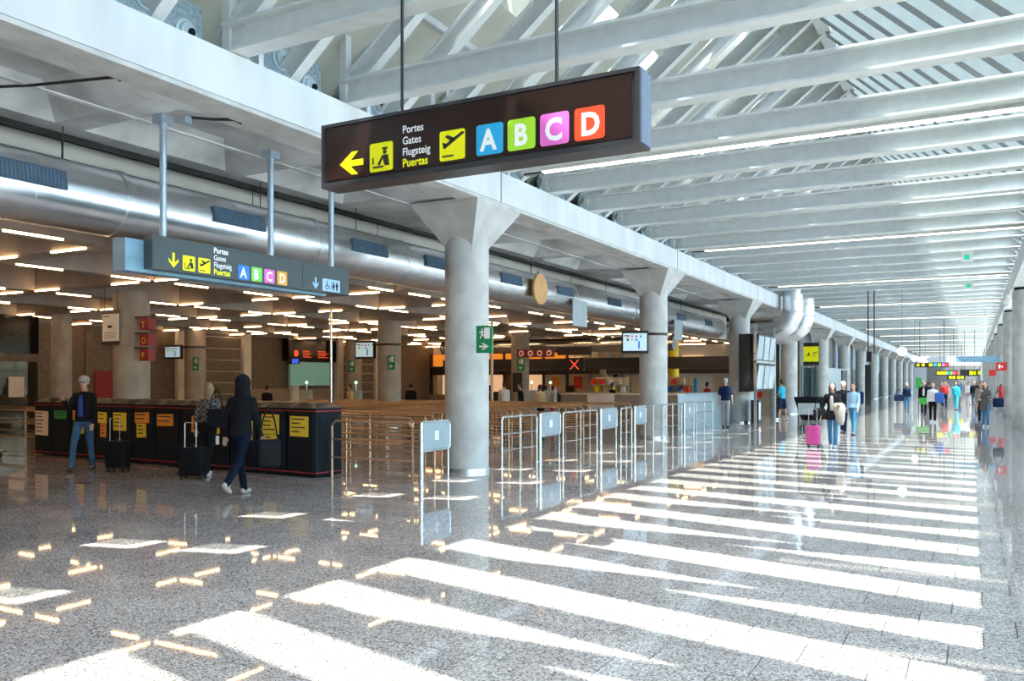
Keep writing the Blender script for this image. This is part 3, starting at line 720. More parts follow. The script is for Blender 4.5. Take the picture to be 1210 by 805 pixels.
# cables on the soffit
cb_ = B().tube([(-10.7, 5.2, 5.045), (-9.3, 5.75, 5.04), (-8.6, 5.95, 5.045), (-8.25, 6.05, 5.045), (-8.20, 6.05, 5.0)], 0.018, 8).build('cable', 'black'); tag(cb_, 'black cable drooping across the soffit at the upper left', 'cable')
cb_ = B().tube([(-8.72, 7.4, 5.045), (-8.5, 7.62, 5.045), (-8.28, 7.75, 5.045), (-8.2, 7.8, 5.0)], 0.018, 8).build('cable', 'black'); tag(cb_, 'short black cable above the left pole of the slate grey sign', 'cable')
o = B().box(-8.78, -8.68, 7.33, 7.43, 4.96, 5.05).build('junction_box', 'pole'); tag(o, 'small blue junction box beside the left sign pole', 'box')

# small exit signs on columns (running figure above an arrow)
RUN = [circ(0.52, 0.90, 0.08, 8), [(0.42, 0.80), (0.60, 0.78), (0.58, 0.50), (0.40, 0.52)], [(0.42, 0.52), (0.56, 0.52), (0.36, 0.06), (0.26, 0.10)], [(0.46, 0.54), (0.58, 0.52), (0.78, 0.30), (0.66, 0.24)], [(0.40, 0.78), (0.44, 0.70), (0.24, 0.56), (0.18, 0.62)], [(0.60, 0.76), (0.60, 0.68), (0.80, 0.60), (0.84, 0.68)]]
def exitsign(label, x, y, z, wd=0.34, h=0.52, face=(0, -1), scale=1.0):
    t = thing('exit_sign', label, 'sign', (x, y, z))
    if face == (0, -1): mt = MT((x, y, z), (1, 0, 0), (0, 0, 1))
    else: mt = MT((x, y, z), (0, 1, 0), (0, 0, 1))
    B().prism([(0, 0), (wd, 0), (wd, h), (0, h)], -0.04, mt).build('sign_box', 'green', t)
    W_ = wd
    b = B()
    polys([[(W_ * 0.52, h * 0.52), (W_ * 0.88, h * 0.52), (W_ * 0.88, h * 0.93), (W_ * 0.52, h * 0.93)]], 'white', mt, t, 'door_symbol', 0.001, 0.001)
    polys([sc(p, W_ * 0.08, h * 0.50, h * 0.40) for p in RUN], 'white', mt, t, 'pictogram', 0.001, 0.003)
    a = arrow_left(0, 0, W_ * 0.6, h * 0.24); a = [(W_ * 0.8 - p[0], h * 0.12 + p[1]) for p in a]
    poly(a, 'white', mt, t, 'arrow', 0.001)
    return t
exitsign('green exit sign with running figure and right arrow on the foremost big column', -7.99, 13.25, 2.22, 0.33, 0.50)
exitsign('green exit sign on the column left of the foremost big column', -18.15, 24.02, 2.12, 0.32, 0.5)
exitsign('green exit sign on the column above the blonde woman', -28.0, 24.0, 2.15, 0.33, 0.55)
exitsign('green exit sign on the column beside the ring signs', -18.75, 34.77, 2.2, 0.4, 0.6)
exitsign('dark green exit sign on the post beside the departure screens', -7.9, 34.3, 2.9, 0.35, 0.6)
exitsign('faint green exit sign on the left wall column', -28.8, 34.77, 2.2, 0.4, 0.6)
for y, nm in ((snap(28.5) - .03, 'small green exit box hanging under the roof, nearer one'), (snap(36.5) - .03, 'small green exit box hanging under the roof, farther one')):
    t = thing('exit_box', nm, 'sign', (-0.2, y, 5.3)); B().box(-0.32, -0.0, y, y + 0.06, 5.30, 5.632).build('box', 'white', t); B().box(-0.24, -0.1, y - 0.008, y, 5.36, 5.50).build('symbol', 'exitlit', t)

# ================================================================ TV SCREENS
def tv(label, x, y, z, w, h, rz, colx=None):
    t = thing('wall_screen', label, 'screen', (x, y, z), rz)
    B().rbox(-w / 2, w / 2, 0.0, 0.14, -h / 2 - 0.03, h / 2 + 0.03, 0.02).build('casing', 'black', t, local=True)
    a = B().box(-w / 2 + 0.05, w / 2 - 0.05, -0.004, 0.002, -h / 2 + 0.05, h / 2 - 0.05).build('display', 'screen', t, local=True)
    cols = ['sorange', 'spink', 'sred', 'sblue', 'ink', 'yellow', 'sblue2']
    for i in range(7):
        u = -w * 0.3 + (i % 4) * w * 0.16; v = h * (0.22 - 0.16 * (i // 4)); 
        B().box(u, u + w * 0.07, -0.007, -0.004, v, v + h * 0.1).build('graphic', cols[i], a, local=True)
    B().box(w * 0.12, w * 0.18, -0.007, -0.004, -h * 0.33, h * 0.05).build('graphic', 'sblue2', a, local=True)
    B().box(-w * 0.4, -w * 0.2, -0.007, -0.004, h * 0.28, h * 0.33).build('graphic', 'ink', a, local=True)
    B().box(-0.08, 0.08, 0.09, 0.16, -0.08, 0.08).build('bracket', 'black', t, local=True)
    if colx:
        cx, cy, cz, r = colx
        B().cyl((cx, cy, cz - 0.04), (cx, cy, cz + 0.04), r + 0.015, 32).build('strap', 'black', t) if rz == 0 else None
    return t
def strap(label, cx, cy, cz, r, tox):
    o = B().cyl((cx, cy, cz - 0.04), (cx, cy, cz + 0.04), r + 0.02, 36).box(tox, cx, cy - r - 0.02, cy - r + 0.04, cz - 0.03, cz + 0.03).build('column_strap', 'black'); tag(o, label, 'strap')
tv('tilted advert screen on the column beyond the small white boards', -8.86, 23.86, 2.88, 0.80, 0.62, math.radians(20))
strap('black strap around the column beyond the small white boards', -8.5, 24.48, 3.12, 0.42, -9.0)
tv('advert screen on the column left of the foremost big column', -19.15, 24.0, 2.84, 0.80, 0.60, math.radians(8))
strap('black strap on the column left of the foremost big column', -18.4, 24.48, 3.02, 0.42, -19.0)
tv('bright advert screen above the blonde woman', -28.95, 23.8, 2.92, 0.90, 0.52, math.radians(5))
strap('black strap on the column above the blonde woman', -28.4, 24.48, 3.12, 0.42, -28.9)
# hanging pale info sheet near the lettered column
t = thing('hanging_notice', 'white notice in a dark frame hanging left of the lettered column', 'notice', (-19.3, 13.3, 2.6))
NX0, NX1 = -18.66, -18.08
B().box(NX0, NX1, 13.28, 13.31, 2.68, 3.34).build('sheet', 'paper', t); B().box(NX0 - .01, NX1 + .01, 13.27, 13.32, 3.34, 3.44).box(NX0 - .01, NX1 + .01, 13.27, 13.32, 2.58, 2.68).build('frame', 'sign_frame', t)
b = B()
for i in range(5): b.box(NX0 + .08, NX1 - .08, 13.275, 13.28, 2.75 + i * 0.035, 2.757 + i * 0.035)
b.box(NX0 + .2, NX0 + .36, 13.275, 13.28, 3.0, 3.06).box(NX0 + .05, NX0 + .25, 13.275, 13.28, 3.27, 3.29).build('lettering', 'ink', t)
for x in (NX0 + .05, NX1 - .05): B().cyl((x, 13.3, 3.44), (x, 13.3, 4.73), 0.006, 6).build('hanger_wire', 'black', t)
for i, (ch, z) in enumerate((('T', 2.94), ('O', 2.56), ('P', 2.20))):
    t = thing('lettered_box', 'red box with the letter %s stacked on the column beside the grey sign' % ch, 'sign', (-17.72, 13.4, z))
    B().box(-17.60, -17.30, 13.52, 13.74, z, z + 0.29).build('box', 'maroon', t)
    B().box(-17.80, -17.30, 13.52, 13.75, z + 0.29, z + 0.33).build('lid', 'black', t)
    text(ch, -17.54, z + 0.05, 0.22, MT((0, 13.52, 0), (1, 0, 0), (0, 0, 1)), 'sorange', t, 0.9, 0.003)

# ================================================================ BINS
PX0, PY0, PX1, PY1 = -19.25, 11.93, -10.11, 11.33
NB = 12; L = math.hypot(PX1 - PX0, PY1 - PY0); ang = math.atan2(PY1 - PY0, PX1 - PX0); bwid = L / NB
def hump(w, dpt, n=10):
    b = B(); rings = []
    for i in range(n + 1):
        u = i / n; z = 0.10 * math.sin(PI * u) ** 0.7
        rings.append([(u * w, 0, 0), (u * w, dpt, 0), (u * w, dpt - 0.06, max(0.012, z)), (u * w, 0.10, max(0.012, z * 1.0))])
    b.loft(rings); return b
papers = [[('whitepaper', .08, .62, .46, 1.02)], [('greenpaper', .12, .60, .86, 1.04)], [('orangepaper', .10, .52, .84, 1.06), ('yellowpaper', .18, .52, .55, .83)], [('yellowpaper', .30, .62, .80, 1.04), ('orangepaper', .38, .60, .50, .79)],
          [('yellowpaper', .10, .56, .66, 1.04)], [('orangepaper', .10, .58, .84, 1.06), ('yellowpaper', .16, .48, .54, .83)], [('orangepaper', .08, .60, .80, 1.04)], [('orangepaper', .42, .60, .7, 1.02)],
          [('yellowpaper', .2, .5, .7, .96)], [('yellowpaper', .06, .66, .62, 1.02)], [('yellowpaper', .14, .60, .74, 1.10), ('yellowpaper', .20, .54, .50, .73)], [('yellowpaper', .12, .58, .72, 1.08)]]
plab = ['with a tall pinkish paper, leftmost of the row', 'with a green notice, second from the left', 'with orange and yellow papers, left of the man in the cap', 'behind the man in the cap', 'with one yellow paper, just right of the man in the cap', 'with an orange and a small yellow paper', 'with one wide orange paper', 'behind the blonde woman', 'right of the blonde woman', 'behind the hooded person', 'with a large and a small yellow paper, second from the right', 'with one yellow paper, rightmost of the row']
for i in range(NB):
    ox, oy = PX0 + math.cos(ang) * bwid * i, PY0 + math.sin(ang) * bwid * i
    t = thing('recycling_bin', 'black lidded bin ' + plab[i], 'bin', (ox, oy, 0), ang, 'row of black bins')
    w_ = bwid - 0.03
    B().rbox(0.01, w_, 0.02, 0.68, 0.02, 1.24, 0.025).build('body', 'bin', t, local=True)
    B().rbox(0.05, w_ - 0.04, 0.0, 0.05, 0.10, 1.14, 0.012).build('door', 'bin', t, local=True)
    h_ = hump(w_ + 0.01, 0.70); 
    for v in h_.bm.verts: v.co.z += 1.225
    h_.build('lid', 'bintop', t, local=True, smooth=True)
    B().box(0.0, w_ + 0.012, 0.008, 0.692, 1.165, 1.18).build('upper_trim', 'redline', t, local=True)
    B().box(0.0, w_ + 0.012, 0.008, 0.692, 0.075, 0.09).build('lower_trim', 'redline', t, local=True)
    for k in range(3):
        B().box(w_ - 0.004, w_ + 0.008, 0.12 + 0.17 * k, 0.22 + 0.17 * k, 0.2, 1.05).build('side_rib', 'bin', t, local=True)
    for pm, a, c, z0, z1 in papers[i]:
        pp = B().box(a, c, -0.006, -0.001, z0, z1, Matrix.Rotation(random.uniform(-.03, .03), 3, 'Y')).build('paper', pm, t, local=True)
        b = B(); n = max(2, int((z1 - z0) / 0.085))
        for q in range(n):
            zz = z1 - 0.06 - q * (z1 - z0 - 0.06) / n
            b.box(a + 0.04, a + 0.04 + (c - a - 0.08) * random.uniform(0.5, 0.95), -0.0085, -0.006, zz, zz + 0.022)
        b.build('lettering', 'ink', pp, local=True)

# ================================================================ BARRIERS
def rail_panel(label, y0, y1, x=-8.1, h=1.0, group='steel rail barriers beside the white boards'):
    t = thing('rail_barrier', label, 'barrier', (x, y0, 0), group=group)
    L_ = y1 - y0
    B().tube([(0, 0, 0), (0, 0, h - 0.06), (0, 0.06, h), (0, L_ - 0.06, h), (0, L_, h - 0.06), (0, L_, 0)], 0.024, 10).build('frame_tube', 'chrome', t, local=True, smooth=True)
    for z in (0.66, 0.34): B().cyl((0, 0, z), (0, L_, z), 0.014, 8).build('rail', 'chrome', t, local=True, smooth=True)
    n = max(1, int(L_ / 1.1))
    for i in range(1, n + 1):
        if i * L_ / (n + 1) < L_ - 0.2: B().cyl((0, i * L_ / (n + 1), 0), (0, i * L_ / (n + 1), h + 0.04), 0.018, 8).build('post', 'chrome', t, local=True, smooth=True)
    for yy in (0, L_): B().cyl((0, yy, 0), (0, yy, 0.012), 0.055, 16).build('foot_plate', 'chrome', t, local=True)
def board(label, y0, y1, x=-8.08, h=1.02):
    t = thing('board_barrier', label, 'barrier', (x, y0, 0), group='small grey boards on steel frames')
    L_ = y1 - y0
    B().tube([(0, 0, 0), (0, 0, h), ], 0.045, 14).build('main_post', 'chrome', t, local=True, smooth=True)
    B().tube([(0, 0.04, 0.53), (0, L_ - 0.05, 0.53), (0, L_, 0.58), (0, L_, h - 0.06), (0, L_ - 0.05, h), (0, 0.04, h)], 0.022, 10).build('frame_tube', 'chrome', t, local=True, smooth=True)
    B().cyl((0, L_ - 0.06, 0), (0, L_ - 0.06, 0.53), 0.022, 10).build('leg', 'chrome', t, local=True, smooth=True)
    bd = B().box(-0.012, 0.012, 0.04, L_ - 0.01, 0.55, h - 0.01).build('board', 'board', t, local=True)
    B().box(0.012, 0.016, L_ * 0.44, L_ * 0.58, 0.70, 0.86).build('paper_note', 'paper', bd, local=True)
bl = ['left of the foremost big column', 'first to the right of the foremost big column', 'second to the right of the foremost big column', 'just before the screen column', 'just beyond the screen column']
for (a, c), nm in zip(((11.62, 12.50), (16.02, 17.02), (19.34, 20.42), (21.72, 22.62), (26.2, 27.3)), bl): board('grey board on a steel frame, ' + nm, a, c)
for (a, c), nm in zip(((14.4, 15.9), (17.2, 19.15), (20.75, 21.55), (23.3, 26.0), (27.6, 29.6)), ('passing behind the foremost big column', 'between the second and third boards', 'between the third and fourth boards', 'beside the screen column', 'closest to the tan counter')): rail_panel('chrome rail barrier ' + nm, a, c)
# queue lanes, rails across the check-in floor
def lane(label, y, x0, x1, group='queue lane barriers of the check-in hall', step=2.3):
    t = thing('queue_barrier', label, 'barrier', (x1, y, 0), group=group)
    L_ = x1 - x0
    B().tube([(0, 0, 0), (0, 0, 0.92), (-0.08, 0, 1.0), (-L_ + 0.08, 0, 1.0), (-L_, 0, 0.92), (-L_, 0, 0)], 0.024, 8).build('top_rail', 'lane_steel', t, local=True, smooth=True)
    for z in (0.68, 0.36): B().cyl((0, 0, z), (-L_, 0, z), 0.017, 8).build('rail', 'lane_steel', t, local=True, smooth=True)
    n = int(L_ / step)
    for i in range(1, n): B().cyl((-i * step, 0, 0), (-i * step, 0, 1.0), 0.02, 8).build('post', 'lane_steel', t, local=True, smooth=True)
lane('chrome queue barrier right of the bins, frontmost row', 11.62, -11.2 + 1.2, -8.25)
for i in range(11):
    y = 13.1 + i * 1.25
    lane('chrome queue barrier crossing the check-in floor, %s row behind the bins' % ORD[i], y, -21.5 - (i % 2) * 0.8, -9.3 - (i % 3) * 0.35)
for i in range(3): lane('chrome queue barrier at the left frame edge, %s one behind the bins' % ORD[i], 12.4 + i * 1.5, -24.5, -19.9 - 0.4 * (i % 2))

# ================================================================ COUNTER AND SHOPS
t = thing('service_counter', 'long tan service counter with a blue grey end, beyond the barriers', 'counter', (-9.2, 28.4, 0))
B().box(-13.45, -9.0, 28.4, 29.3, 0, 1.22).build('front_panel', 'wood', t)
B().box(-13.5, -9.0, 28.35, 29.35, 1.22, 1.27).build('worktop', 'cream', t)
B().box(-9.9, -8.98, 29.3, 40.5, 0, 1.22).build('side_panel', 'bluegrey', t); B().box(-8.99, -8.965, 28.38, 29.3, 0, 1.24).build('corner_panel', 'bluegrey', t)
B().box(-9.95, -8.94, 29.3, 40.5, 1.22, 1.26).build('side_worktop', 'bluegrey', t)
o = B().box(-12.35, -11.3, 28.30, 28.345, 0.62, 1.22).build('notice_board', 'whitepaper'); tag(o, 'pale notice board leaning on the front of the tan counter', 'board')
# shop fronts along the back
def block(name, label, cat, x0, x1, y0, y1, z0, z1, m):
    o = B().box(x0, x1, y0, y1, z0, z1).build(name, m); return tag(o, label, cat)
t = thing('shop', 'shop front with orange band and cream panels at the back of the hall', 'shop', (-24, 44, 0))
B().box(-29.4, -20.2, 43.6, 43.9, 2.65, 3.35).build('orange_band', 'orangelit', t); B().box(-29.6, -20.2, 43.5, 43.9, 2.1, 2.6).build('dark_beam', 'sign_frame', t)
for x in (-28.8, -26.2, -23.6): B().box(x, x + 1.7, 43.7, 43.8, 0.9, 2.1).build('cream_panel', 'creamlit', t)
for x in (-29.6, -27.0, -24.4, -21.8, -20.3): B().box(x, x + 0.14, 43.5, 43.62, 0, 3.4).build('upright', 'sign_frame', t)
B().box(-29.6, -20.2, 43.4, 43.7, 0, 0.9).build('base_panel', 'wood', t)
t = thing('shop', 'shop front with doors and red posters behind the counter', 'shop', (-18, 47, 0))
B().box(-24.0, -9.4, 46.9, 47.1, 0, 3.8).build('rear_panel', 'wallbeige', t)
B().box(-24.0, -9.4, 45.6, 45.9, 2.15, 2.75).build('dark_beam', 'sign_frame', t)
for i, (x, m_, z0, z1) in enumerate(((-22.8, 'sorange', 1.4, 2.0), (-21.3, 'sred', 1.3, 2.0), (-19.6, 'wallblack', 0, 2.1), (-17.6, 'cream', 0, 2.1), (-16.0, 'sred', 1.0, 1.8), (-14.8, 'sblue', 0.8, 1.9), (-12.6, 'cream', 0.6, 2.0), (-11.2, 'sred', 0.8, 1.5))):
    B().box(x, x + (0.5 if z0 > 1 else 1.1), 46.8, 46.88, z0, z1).build('poster' if z0 > 0 else 'door', m_, t)
for x in (-24, -20.2, -18.2, -15.3, -12.0, -9.6): B().box(x, x + 0.25, 46.5, 46.8, 0, 3.8).build('upright', 'bluegrey', t)
for x in (-22, -14.5, -11.5): B().box(x, x + 1.2, 46.7, 46.78, 2.9, 3.2).build('lit_sign', 'creamlit', t)
# shelves with goods just behind counter
for i, (x, lab) in enumerate(((-15.6, 'left'), (-12.6, 'right'))):
    t = thing('shop_shelf', 'low shelf of boxed goods behind the counter, %s of the two' % lab, 'shelf', (x, 36, 0))
    B().box(x, x + 1.8, 36, 36.4, 0, 0.05).box(x, x + 1.8, 36.38, 36.4, 0, 1.9).box(x, x + 1.8, 36, 36.4, 1.2, 1.24).box(x, x + 1.8, 36, 36.4, 1.55, 1.58).build('rack', 'cream', t)
    for k in range(8):
        z0 = 1.24 if k % 2 else 1.58
        B().box(x + 0.05 + k * 0.21, x + 0.22 + k * 0.21, 36.05, 36.3, z0, z0 + 0.24).build('packet', random.choice(['sred', 'sblue2', 'cream', 'yellow', 'paper']), t)
# ring signs
t = thing('ring_sign', 'red and black hanging sign with a row of white rings', 'sign', (-17.3, 33.2, 2.9))
B().box(-17.9, -16.1, 33.2, 33.35, 2.78, 3.12).build('sign_box', 'maroon', t)
for k in range(4):
    B().cyl((-17.68 + k * 0.46, 33.19, 2.95), (-17.68 + k * 0.46, 33.2, 2.95), 0.13, 20).build('ring', 'white', t)
    B().cyl((-17.68 + k * 0.46, 33.18, 2.95), (-17.68 + k * 0.46, 33.19, 2.95), 0.075, 16).build('ring_centre', 'red', t)
B().cyl((-17.2, 33.27, 3.12), (-17.2, 33.27, 4.73), 0.01, 6).build('hanger_wire', 'black', t)
block('menu_board', 'black and yellow poster on the column beside the ring signs', 'poster', -18.95, -18.45, 34.72, 34.77, 1.2, 2.1, 'black')
t = thing('cross_sign', 'dark hanging display with a red cross', 'display', (-15.45, 34, 2.4))
B().box(-15.9, -15.0, 34.0, 34.12, 2.15, 2.75).build('casing', 'black', t); B().cyl((-15.45, 34.06, 2.75), (-15.45, 34.06, 4.73), 0.012, 6).build('hanger_wire', 'black', t)
mm = MT((0, 33.995, 0), (1, 0, 0), (0, 0, 1))
polys([[(-15.68, 2.24), (-15.62, 2.24), (-15.22, 2.66), (-15.28, 2.66)], [(-15.28, 2.24), (-15.22, 2.24), (-15.62, 2.66), (-15.68, 2.66)]], 'redled', mm, t, 'red_cross', 0.0)
t = thing('hanging_display', 'long black hanging display left of the red cross', 'display', (-15.3, 34, 2.8)); B().box(-16.0, -14.4, 33.4, 33.5, 2.85, 3.2).build('casing', 'black', t); B().cyl((-15.1, 33.45, 3.2), (-15.1, 33.45, 4.73), 0.012, 6).build('hanger_wire', 'black', t)
t = thing('round_duct', 'brown duct crossing the back of the check-in hall', 'duct', (-20, 33.8, 3.45)); B().cyl((-24, 36.5, 3.42), (-11.7, 36.5, 3.42), 0.33, 24).build('duct_section', 'chrome', t, smooth=True)
for x in (-23, -19, -15): B().cyl((x, 36.5, 3.7), (x, 36.5, 4.73), 0.015, 6).build('hanger_wire', 'black', t)
for x in (-22, -18, -14): B().cyl((x, 36.5, 3.42), (x + 0.08, 36.5, 3.42), 0.35, 24).build('collar', 'chrome', t, smooth=True)
block('ceiling_beam', 'dark band beam under the ceiling at the back of the hall', 'beam', -25, -9.6, 38.0, 38.5, 2.3, 2.85, 'sign_frame')
# dark panel with red lights at the left, partition, maroon door
t = thing('dark_partition', 'glossy black partition reflecting ceiling lights, above the glass wall', 'partition', (-27, 12, 2.5)); B().box(-27.1, -27.0, 6.5, 16.9, 2.6, 3.84).build('black_panel', 'wallblack', t)
B().box(-27.1, -27.0, 6.5, 16.9, 2.35, 2.58).build('ledge', 'wallbrown', t)
B().box(-27.06, -27.03, 6.5, 16.9, 0, 2.34).build('glass_pane', 'glass_smoke', t)
for y in (8, 10.5, 13, 15.4): B().box(-27.09, -27.0, y, y + 0.06, 0, 2.34).build('mullion', 'sign_frame', t)
block('door_notice', 'pale notice with small print on the glass wall at far left', 'notice', -26.99, -26.97, 15.9, 16.4, 1.2, 1.85, 'whitepaper')
block('maroon_door', 'maroon door between the slim column and the lettered column', 'door', -29.88, -29.8, 20.9, 22.9, 0.0, 2.1, 'maroon')
block('advert_wall', 'teal glowing advert display right of the hooded person', 'display', -29.66, -29.55, 31.3, 34.2, 1.5, 2.68, 'adlit')
t = thing('shop_sign', 'dark shop fascia with orange disc and small lettering', 'sign', (-29.6, 31, 3)); B().box(-29.9, -29.5, 31.1, 34.6, 2.72, 3.82).build('fascia', 'wallblack', t)
B().cyl((-29.5, 31.6, 3.1), (-29.48, 31.6, 3.1), 0.16, 20).build('orange_disc', 'redled', t)
b = B()
for k in range(4): b.box(-29.499, -29.49, 32.1, 32.7 - 0.1 * (k % 2), 2.92 + 0.1 * k, 2.95 + 0.1 * k).box(-29.499, -29.49, 33.2, 34.0 - 0.2 * (k % 2), 2.92 + 0.1 * k, 2.95 + 0.1 * k)
b.build('lettering', 'redled', t)
for i, x in enumerate((-25.0, -23.4, -21.8, -20.2, -18.6)):
    t = thing('check_in_desk', 'dark check-in desk with low screen, %s from the left behind the queue rails' % ORD[i], 'desk', (x, 36, 0), group='dark check-in desks')
    B().rbox(x, x + 1.3, 38.9, 39.6, 0, 1.12, .02).build('body', 'sign_frame', t); B().box(x - 0.03, x + 1.33, 38.85, 39.65, 1.12, 1.16).build('worktop', 'wood', t)
    B().box(x + 0.3, x + 0.8, 39.2, 39.26, 1.18, 1.5).build('monitor', 'black', t); B().box(x + 0.5, x + 0.6, 39.2, 39.28, 1.16, 1.2).build('monitor_foot', 'black', t)
t = thing('blue_display', 'small blue lit display hanging near the hooded person', 'display', (-24.6, 26.2, 2.5)); B().box(-24.9, -24.3, 26.2, 26.28, 2.42, 2.66).build('casing', 'black', t); B().box(-24.65, -24.33, 26.19, 26.2, 2.45, 2.63).build('display', 'screenblue', t); B().cyl((-24.6, 26.24, 2.66), (-24.6, 26.24, 4.73), 0.012, 6).build('hanger_wire', 'black', t)
o = B().cyl((-16.9, 19.6, 0), (-16.9, 19.6, 3.86), 0.04, 12).build('steel_pole', 'chrome', smooth=True); tag(o, 'thin floor to ceiling pole behind the hooded person', 'pole')
o = B().cyl((-15.2, 26.3, 0), (-15.2, 26.3, 3.86), 0.05, 12).build('steel_pole', 'cream', smooth=True); tag(o, 'thin floor to ceiling pole left of the foremost big column', 'pole')
# self service kiosks with green lamps
for i, (x, y) in enumerate(((-15.9, 30.0), (-15.35, 30.6), (-21.8, 26.2), (-24.2, 26.0))):
    t = thing('kiosk', ('check-in kiosk with green lamp, ' + ['left one beside the tan counter', 'touching the tan counter end', 'right one behind the far left queue', 'left one behind the far left queue'][i]), 'kiosk', (x, y, 0))
    B().prism([(0, 0), (0.45, 0), (0.35, 1.35), (0.2, 1.35)], 0.5, MT((x, y, 0), (0, 1, 0), (0, 0, 1))).build('body', 'bluegrey', t)
    B().cyl((x + 0.25, y + 0.28, 1.35), (x + 0.25, y + 0.28, 1.62), 0.02, 8).build('mast', 'chrome', t); B().ball((x + 0.25, y + 0.28, 1.66), (0.06,) * 3, 12).build('lamp', 'greenled', t)

# ================================================================ DEPARTURE SCREENS
t = thing('departure_screens', 'steel frame with a stack of departure screens seen edge on', 'screens', (-7.5, 35, 0))
for x, y in ((-7.35, 32.9), (-7.35, 36.3)): B().box(x - 0.05, x + 0.05, y, y + 0.08, 0, 3.95).build('post', 'chrome', t)
B().box(-7.38, -7.30, 32.9, 36.3, 2.42, 2.52).build('crossbar', 'chrome', t)
for r_ in range(2):
    for c_ in range(3):
        y0 = 33.05 + c_ * 1.08; z0 = 1.35 + r_ * 1.15
        sc_ = B().box(-7.52, -7.32, y0, y0 + 1.0, z0, z0 + 1.05, Matrix.Rotation(0.10, 3, 'Y')).build('screen_unit', 'black', t)
        B().box(-7.30, -7.27, y0 + 0.06, y0 + 0.94, z0 + 0.06, z0 + 0.98, Matrix.Rotation(0.10, 3, 'Y')).build('screen_face', 'bluegrey', sc_)
B().box(-8.0, -7.55, 33.0, 36.2, 1.30, 3.55).build('rear_housing', 'black', t)
t = thing('vending_stand', 'small black and white stand under the departure screens', 'stand', (-7.7, 34.8, 0)); B().box(-7.9, -7.6, 34.6, 35.1, 0, 0.95).build('body', 'black', t); B().box(-7.6, -7.595, 34.68, 35.02, 0.15, 0.85).build('front', 'paper', t)
t = thing('hanging_banner', 'yellow and black banner with dark symbols beside the duct elbow', 'sign', (-7.85, 46, 2.6)); B().box(-7.9, -7.1, 46.6, 46.65, 2.55, 3.75).build('frame', 'black', t); B().box(-7.88, -7.12, 46.59, 46.6, 2.75, 3.55).build('panel', 'yellow', t)
polys([sc(p, -7.82, 3.0, 0.3) for p in OFFICER] + [sc(p, -7.46, 3.0, 0.3) for p in PLANE], 'ink', MT((0, 46.588, 0), (1, 0, 0), (0, 0, 1)), t, 'pictogram', 0.0)

# -- glazed wall of the left side beyond the elbow
gw = B().box(-11.0, -10.8, 50.8, YF, 0, 5.9).build('wall_side', 'facade', kind='structure')
wn4 = B().box(-9.3, -9.2, 47, YF, 4.95, 5.06).build('window_4', 'steel', kind='structure')
k = 0; y = 47.2
while y < YF - 3:
    B().box(-9.26, -9.22, y, y + 3.4, 2.75, 4.95).build('louvre_panel', 'louvre' if k % 3 else 'sign_blue', wn4)
    B().box(-9.25, -9.23, y, y + 3.4, 0.0, 2.70).build('glass_pane', 'glass_green', wn4)
    B().box(-9.28, -9.18, y + 3.4, y + 3.48, 0, 4.95).build('mullion', 'steel', wn4)
    y += 3.5; k += 1
block('lift_box', 'blue grey lift box with dark door on the left of the far hall', 'box', -9.1, -8.2, 57.6, 66.6, 0, 2.6, 'bluegrey')
block('lift_door', 'tall dark door edge of the lift box', 'door', -8.2, -8.12, 63.6, 66.2, 0, 2.5, 'black')

# ================================================================ FAR HALL FITTINGS
for y, lab, z, x in ((snap(40), 'nearest', 2.98, -2.66), (snap(58), 'middle', 3.15, -3.25), (snap(80), 'farthest', 3.35, -3.6)):
    t = thing('globe_lamp', 'round white globe lamp hanging in the far hall, %s of three' % lab, 'lamp', (x, y, z))
    B().ball((x, y, z), (0.19,) * 3, 20).build('globe', 'globe', t, smooth=True); B().cyl((x, y, z + 0.19), (x, y, 5.64), 0.008, 6).build('cord', 'black', t)
def farsign(label, y, x0, x1, z0, z1, tiles):
    y = snap(y) - 0.1
    t = thing('hanging_sign', label, 'sign', (x0, y, z0)); B().box(x0, x1, y, y + 0.2, z0, z1).build('cabinet', 'black', t)
    h = (z1 - z0) * 0.6
    for u, m_ in tiles: B().box(x0 + u * (x1 - x0), x0 + u * (x1 - x0) + h, y - 0.01, y, z0 + 0.2 * (z1 - z0), z0 + 0.8 * (z1 - z0)).build('colour_tile', m_, t)
    for x in (x0 + 0.3, x1 - 0.3): B().cyl((x, y + 0.1, z1), (x, y + 0.1, 5.64), 0.02, 6).build('suspension_rod', 'black', t)
farsign('black gate sign with colour tiles, nearest in the far hall', 60, -3.35, -1.35, 2.62, 2.93, ((.05, 'yellow'), (.2, 'yellow'), (.42, 'yellow'), (.55, 'sblue'), (.67, 'slime'), (.79, 'spink'), (.9, 'sred')))
farsign('black gate sign with a row of yellow tiles, middle of the far hall', 72, -2.5, -1.0, 2.15, 2.54, ((.05, 'yellow'), (.2, 'yellow'), (.35, 'yellow'), (.5, 'sblue'), (.62, 'slime'), (.74, 'spink'), (.86, 'sred')))
farsign('black sign with two yellow fields, right of the other far signs', 74, -0.9, 0.4, 2.12, 2.62, ((.5, 'yellow'), (.7, 'yellow'), (.84, 'yellow')))
farsign('small yellow and black sign, farthest in the hall', 92, -2.2, -0.65, 1.9, 2.3, ((.1, 'yellow'), (.3, 'yellow'), (.55, 'yellow'), (.75, 'yellow')))
t = thing('gantry', 'pale blue steel gantry crossing the right side of the far hall', 'gantry', (0, 52, 3))
GYp = snap(52)
B().box(-0.85, 1.19, GYp - 0.1, GYp + 0.1, 2.75, 3.08).build('crossbeam', 'sign_blue', t)
for x in (-0.8, 0.55): B().box(x, x + 0.05, GYp - 0.03, GYp + 0.03, 3.08, 5.632).build('hanger', 'steel', t)
t = thing('hanging_post', 'twin dark posts with a camera box hanging over the left of the far hall', 'post', (-3.9, 40, 2.5))
